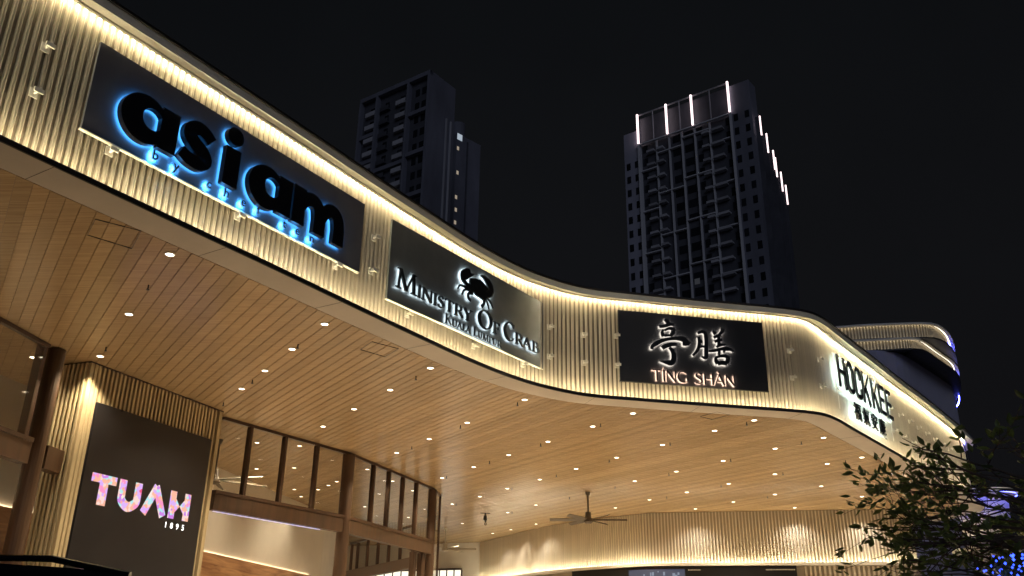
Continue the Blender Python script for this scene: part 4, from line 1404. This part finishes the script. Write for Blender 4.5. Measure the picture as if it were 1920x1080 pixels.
while z > 24:
    for key, f0, f1 in (('a', .08, .22), ('b', .52, .66), ('d', .29, .42)):
        if key not in bpr:
            mb = MB(); mb.box(0, W1 * (f1 - f0), .2, .89, -.12, .12); mb.box(0, W1 * (f1 - f0), .18, .2, .12, .8); bpr[key] = mb.build('balcony', 'tower_dark' if key == 'd' else 'tower_slab', t1w, (W1 * f0, 0, z))
        else:
            inst(bpr[key], t1w, (W1 * f0, 0, z))
    for f0 in (.12, .34, .56, .77, .86):
        k_ = ('w', f0)
        if k_ not in bpr:
            mb = MB(); mb.box(0, 1.0, .84, .899, .4, 1.9); bpr[k_] = mb.build('window', 'tower_glass', t1w, (W1 * f0, 0, z))
        else:
            inst(bpr[k_], t1w, (W1 * f0, 0, z))
    z -= FH
for f_, dz, mt in ((.52, 22.6, 'lit_window'), (.46, 23.4, 'lit_window_warm'), (.14, 27.6, 'lit_window'), (.19, 28.0, 'lit_window'), (.55, 33.2, 'lit_window'), (.34, 35.2, 'lit_window'),
                   (.36, 38, 'lit_window_warm'), (.57, 40.2, 'lit_window'), (.80, 36.2, 'lit_window_warm'), (.84, 44.6, 'lit_window'), (.89, 44.8, 'lit_window'), (.79, 44.5, 'lit_window'), (.8, 42.0, 'lit_window_warm')):
    mb = MB(); mb.box(-.42, .42, -.02, .08, -.38, .38); mb.build('lit_window', mt, t1w, (W1 * f_, 0, H - dz))
for y0 in (5.0, 6.3):
    mb = MB(); mb.box(W1 + .002, W1 + .25, y0, y0 + .3, 0, H - 8); mb.build('fin', 'tower_slab', t1w)
for dz in (37.0, 40.2):
    mb = MB(); mb.box(W1 + .01, W1 + .04, 3.7, 4.6, H - dz - .5, H - dz + .4); mb.build('lit_window', 'lit_window', t1w)
# slim tower behind
E_ = az_pt(-4.31, 164.9); F_ = az_pt(-2.51, 169.5)
a, ang, W2 = frame_from(E_, F_)
H2 = 107.2 + ZE
t2w = thing('apartment_tower', 'slim grey high-rise with a lit roof corner and a column of small windows', 'tower', (a.x, a.y, 0), ang)
mb = MB(); mb.box(0, W2, 0, 8, 0, H2 - 4); mb.build('core', 'tower_wall_dim', t2w)
mb = MB(); mb.cyl(W2 * .24, 1.6, H2 - 3.99, H2 - .5, W2 * .22, W2 * .22, 20); mb.cyl(W2 * .24, 1.6, H2 - .499, H2, W2 * .21, W2 * .10, 20); mb.build('roof_house', 'tower_wall_dim', t2w)
mb = MB(); mb.box(.15, W2 * .22, -.06, -.01, H2 - 5.4, H2 - 3.9); mb.build('roof_light', 'lit_window', t2w)
mb = MB(); mb.box(W2 * .42, W2 * .46, -.25, -.002, 0, H2 - 5); mb.build('fin', 'tower_dark', t2w)
z = H2 - 7.5
wp = None
while z > 40:
    if wp is None:
        mb = MB(); mb.box(.2, .75, -.05, -.003, -.5, .35); wp = mb.build('lit_window', 'lit_window_warm', t2w, (0, 0, z))
    elif random.random() < .85:
        inst(wp, t2w, (random.uniform(0, .25), 0, z))
    z -= FH

# ------------------------------------------------------------------ trees
def leaf_geo(L, W, bend):
    return ([(0, 0, 0), (-W * .42, L * .28, bend * .3), (-W * .5, L * .5, bend * .55), (-W * .25, L * .8, bend * .8), (0, L, bend * 1.3), (W * .25, L * .8, bend * .8), (W * .5, L * .5, bend * .55), (W * .42, L * .28, bend * .3),
             (0, L * .3, -.006), (0, L * .6, bend * .4 - .006)],
            [(0, 8, 1), (1, 8, 9, 2), (2, 9, 3), (3, 9, 4), (0, 7, 8), (8, 7, 6, 9), (6, 5, 9), (5, 4, 9)])
def grow(rng, start, direction, length, rad, depth, twigs, tips, droop=0.0, bound=None):
    """record limb paths and leafy twig points"""
    p, d = Vector(start), Vector(direction).normalized()
    pts, rs = [p.copy()], [rad]
    n = max(4, int(length / .14))
    for i in range(n):
        d = (d + Vector((rng.gauss(0, .09), rng.gauss(0, .09), rng.gauss(0, .07) - droop))).normalized()
        p = p + d * (length / n)
        if bound and not bound(p):
            break
        pts.append(p.copy()); rs.append(max(rad * (1 - .75 * (i + 1) / n), .0025))
        if depth > 0 and i > n * .22 and rng.random() < (.62 if depth > 1 else .55):
            side = Vector((rng.gauss(0, 1), rng.gauss(0, 1), rng.gauss(.15, .6))).normalized()
            nd = (d * .75 + side * .75).normalized()
            grow(rng, p, nd, length * rng.uniform(.38, .62), rs[-1] * .7, depth - 1, twigs, tips, droop, bound)
        if depth <= 1 and i > n * .3:
            tips.append((p.copy(), d.copy()))
    if len(pts) > 1:
        twigs.append((pts, rs))
    tips.append((pts[-1].copy(), d.copy()))
def tree(name, label, base, limbs, th, seed, L, nobj, dens, mat, depth=2, group=None, bound=None, gap=None):
    rng = random.Random(seed)
    t = thing(name, label, 'tree', base, 0, group)
    twigs, tips = [], []
    mb = MB(); mb.tube([(0, 0, 0), (.03, .02, th * .4), (-.02, .03, th * .8), (0, 0, th)], [.09, .07, .06, .05], 10)
    mb.build('trunk', 'bark', t)
    for (sx, sy, sz), dr_, ln in limbs:
        grow(rng, (sx, sy, sz), dr_, ln, .020, depth, twigs, tips, .004, bound)
    mb = MB()
    for pts, rs in twigs:
        mb.tube(pts, rs, 5)
    mb.build('branches', 'bark', t)
    leaves = []
    for p, d in tips:
        for _ in range(dens if rng.random() < .8 else dens + 1):
            dd = (d + Vector((rng.gauss(0, .8), rng.gauss(0, .8), rng.gauss(-.1, .5)))).normalized()
            leaves.append((p + Vector((rng.gauss(0, .02), rng.gauss(0, .02), rng.gauss(0, .02))), dd, rng.uniform(.7, 1.25), rng.uniform(-1.0, 1.0)))
    # nearest the left / open side first: those that stand free are leaves of their own
    leaves = [q for q in leaves if not gap or gap(q[0])]
    leaves.sort(key=lambda q: (base[0] + q[0].x) / (base[1] + q[0].y))
    gv, gf = leaf_geo(L, L * .52, L * .10)
    lp = None
    fol = MB()
    for i, (p, d, s_, roll) in enumerate(leaves):
        q = d.to_track_quat('Y', 'Z')
        mrot = q.to_matrix() @ Matrix.Rotation(roll, 3, 'Y')
        if i < nobj:
            if lp is None:
                lp = mesh_obj('leaf', gv, gf, 'leaf', t)
                o = lp
            else:
                o = inst(lp, t)
            o.location = p
            o.rotation_euler = mrot.to_euler()
            o.scale = (s_, s_, s_)
        else:
            fol.add([p + mrot @ (Vector(v) * s_) for v in gv], gf)
    if fol.v:
        tag(fol.build('foliage', mat, t), kind='stuff')
    return len(leaves)
# front tree: trunk just outside the frame on the right, branches reaching left
b0 = (5.6, 8.7, 0)
limbs = []
rngl = random.Random(3)
for k in range(15):
    z = 1.9 + k * .085
    limbs.append(((0, 0, z), (-1.0 + rngl.uniform(-.1, .15), rngl.uniform(-.4, .5), .08 + .10 * (k % 4)), rngl.uniform(1.5, 2.2)))
for k in range(12):
    limbs.append(((0, 0, 1.8 + k * .12), (rngl.uniform(-.9, -.2), rngl.uniform(-.5, .9), rngl.uniform(.0, .45)), rngl.uniform(.8, 1.4)))
def crown0(p):
    # an uneven dome: reaches about 1.9 m to the left of the trunk, lower towards its tips
    r_ = -p.x + .15 * math.sin(p.z * 7) + .12 * math.sin(p.y * 5)
    return r_ < 1.85 and p.z < 4.05 - .36 * max(r_, 0) + .12 * math.sin(p.x * 9) and p.z > 1.6 + .35 * max(r_, 0)
def gap0(p):
    # an opening in the crown
    return (Vector((p.x, p.z)) - Vector((-1.0, 2.88))).length > .24 + .06 * math.sin(p.z * 20)
n1 = tree('street_tree', 'leafy tree with thin dark branches reaching left across the canopy corner', b0, limbs, 3.0, 11, .115, 290, 1, 'leaf_dark', 2, 'trees by the mall corner', crown0, gap0)
b1 = (9.55, 14.2, 0)
limbs = []
for k in range(40):
    a_ = rngl.uniform(0, 2 * math.pi)
    limbs.append(((0, 0, 1.9 + .055 * k), (math.cos(a_) * .9, math.sin(a_) * .9, rngl.uniform(.0, .5)), rngl.uniform(.9, 1.6)))
n2 = tree('street_tree', 'fuller green tree at the right edge, behind the thin branches', b1, limbs, 4.0, 23, .14, 0, 8, 'leaf_dark', 1, 'trees by the mall corner')
print('LEAVES', n1, n2)

# blue fairy lights on a clipped hedge
fx, fy = az_pt(28.9, 7.4)
hd = thing('fairy_light_hedge', 'box hedge wrapped in tiny blue fairy lights at the bottom right corner', 'hedge', (fx, fy, 0))
mb = MB(); rl = random.Random(5)
gv, gf = leaf_geo(.05, .028, .01)
for i in range(1500):
    p = Vector((rl.uniform(-.25, .5), rl.uniform(-.3, .3), rl.uniform(.3, 2.2)))
    mrot = Vector((rl.gauss(0, 1), rl.gauss(0, 1), rl.gauss(0, 1))).normalized().to_track_quat('Y', 'Z').to_matrix()
    mb.add([p + mrot @ Vector(v) for v in gv], gf)
tag(mb.build('foliage', 'leaf_dark', hd), kind='stuff')
mb = MB(); mb.cyl(0.2, 0, 0, 2.0, .04, .03, 8); mb.build('stem', 'bark', hd)
mb = MB()
for i in range(420):
    c = Vector((rl.uniform(-.26, .5), rl.uniform(-.36, .1), rl.uniform(1.75, 2.27)))
    r_ = rl.uniform(.006, .012)
    mb.add([c + Vector(v) * r_ for v in ((1, 0, 0), (-1, 0, 0), (0, 1, 0), (0, -1, 0), (0, 0, 1), (0, 0, -1))], [(0, 2, 4), (2, 1, 4), (1, 3, 4), (3, 0, 4), (2, 0, 5), (1, 2, 5), (3, 1, 5), (0, 3, 5)])
tag(mb.build('fairy_lights', 'fairy', hd), kind='stuff')

# ------------------------------------------------------------------ parked people carrier (only its roof shows)
car = thing('parked_car', 'shiny black people carrier, only its roof line showing at the lower left', 'car', (-3.72, 5.12, 0), R(-1))
for sy in (-1, 1):
    mb = MB(); mb.tube([(-.9, sy * .872, 1.80), (.2, sy * .872, 1.838), (1.6, sy * .872, 1.83), (2.1, sy * .872, 1.785)], .008, 6); mb.build('drip_trim', 'chrome', car)
prof = [(-2.45, .55), (-2.48, .95), (-2.36, 1.15), (-1.75, 1.28), (-1.1, 1.82), (-.7, 1.915), (0, 1.965), (1.2, 1.96), (1.75, 1.935), (2.0, 1.905), (2.18, 1.855), (2.29, 1.77), (2.38, 1.45), (2.46, 1.05), (2.46, .5), (2.3, .3), (-2.25, .3)]
secs = [(-.93, .72), (-.91, .80), (-.86, .93), (-.72, .985), (-.4, 1.0), (0, 1.0), (.4, 1.0), (.72, .985), (.86, .93), (.91, .80), (.93, .72)]
def car_z(z, y):
    ay = abs(y)
    return z - (0 if z < 1.2 else .012 * max(0, (ay - .45) / .48) ** 2)
v, f = [], []
ys = [-.93, -.90, -.8, -.55, -.2, .2, .55, .8, .90, .93]
for yy in ys:
    for x, z in prof:
        k_ = 1 - .10 * max(0, (abs(yy) - .75) / .18)
        v.append((x * (1 - .015 * abs(yy)), yy * (1 - (.10 if z > 1.3 else 0) * (z - 1.3) / .65) if z > 1.3 else yy, car_z(z, yy)))
np_ = len(prof)
for i in range(len(ys) - 1):
    for j in range(np_):
        a_, b_ = i * np_ + j, i * np_ + (j + 1) % np_
        f.append((a_, b_, b_ + np_, a_ + np_))
f.append(tuple(range(np_ - 1, -1, -1))); f.append(tuple(range((len(ys) - 1) * np_, len(ys) * np_)))
mesh_obj('body', v, f, 'carpaint', car, smooth=False)
for sy in (-1, 1):
    for x0, x1 in ((-1.0, -.15), (-.05, .95), (1.05, 2.0)):
        mb = MB(); mb.add([(x0, sy * .945, 1.2), (x1, sy * .945, 1.2), (x1 - .02, sy * .868, 1.74), (x0 + .05, sy * .868, 1.74), (x0, sy * .90, 1.2), (x1, sy * .90, 1.2), (x1 - .02, sy * .80, 1.74), (x0 + .05, sy * .80, 1.74)],
                          [(0, 1, 2, 3), (7, 6, 5, 4), (0, 4, 5, 1), (1, 5, 6, 2), (2, 6, 7, 3), (3, 7, 4, 0)])
        mb.build('side_window', 'carglass', car)
    mb = MB(); mb.tube([(-.95, sy * .76, 1.87), (-.8, sy * .76, 1.915), (.2, sy * .76, 1.975), (1.6, sy * .76, 1.968), (1.98, sy * .76, 1.90)], .016, 8); mb.build('roof_rail', 'carpaint', car)
    mb = MB(); mb.tube([(-2.3, sy * .95, 1.18), (2.35, sy * .95, 1.18)], .012, 6); mb.build('window_trim', 'chrome', car)
    for x in (-1.5, 1.45):
        w = MB(); n = 24
        w.v = [(r_ * math.cos(2 * math.pi * i / n), yy, r_ * math.sin(2 * math.pi * i / n)) for yy, r_ in ((-.11, .30), (-.11, .34), (.11, .34), (.11, .30)) for i in range(n)]
        w.f = [(k_ * n + i, k_ * n + (i + 1) % n, (k_ + 1) * n + (i + 1) % n, (k_ + 1) * n + i) for k_ in range(3) for i in range(n)]
        w.mi = [0] * len(w.f)
        wo = w.build('wheel', 'tyre', car, (x, sy * .84, .34))
        rm = MB()
        for i in range(5):
            a_ = 2 * math.pi * i / 5
            rm.tube([(0, sy * .09, 0), (.29 * math.cos(a_), sy * .1, .29 * math.sin(a_))], [.05, .03], 6)
        rm.build('rim', 'alloy', wo)
    mb = MB(); mb.box(-2.47, -2.38, min(sy * .55, sy * .88), max(sy * .55, sy * .88), .78, .95); mb.build('headlight', 'ring', car)
    mb = MB(); mb.box(2.40, 2.475, min(sy * .62, sy * .9), max(sy * .62, sy * .9), .95, 1.35); mb.build('tail_light', 'timber', car)
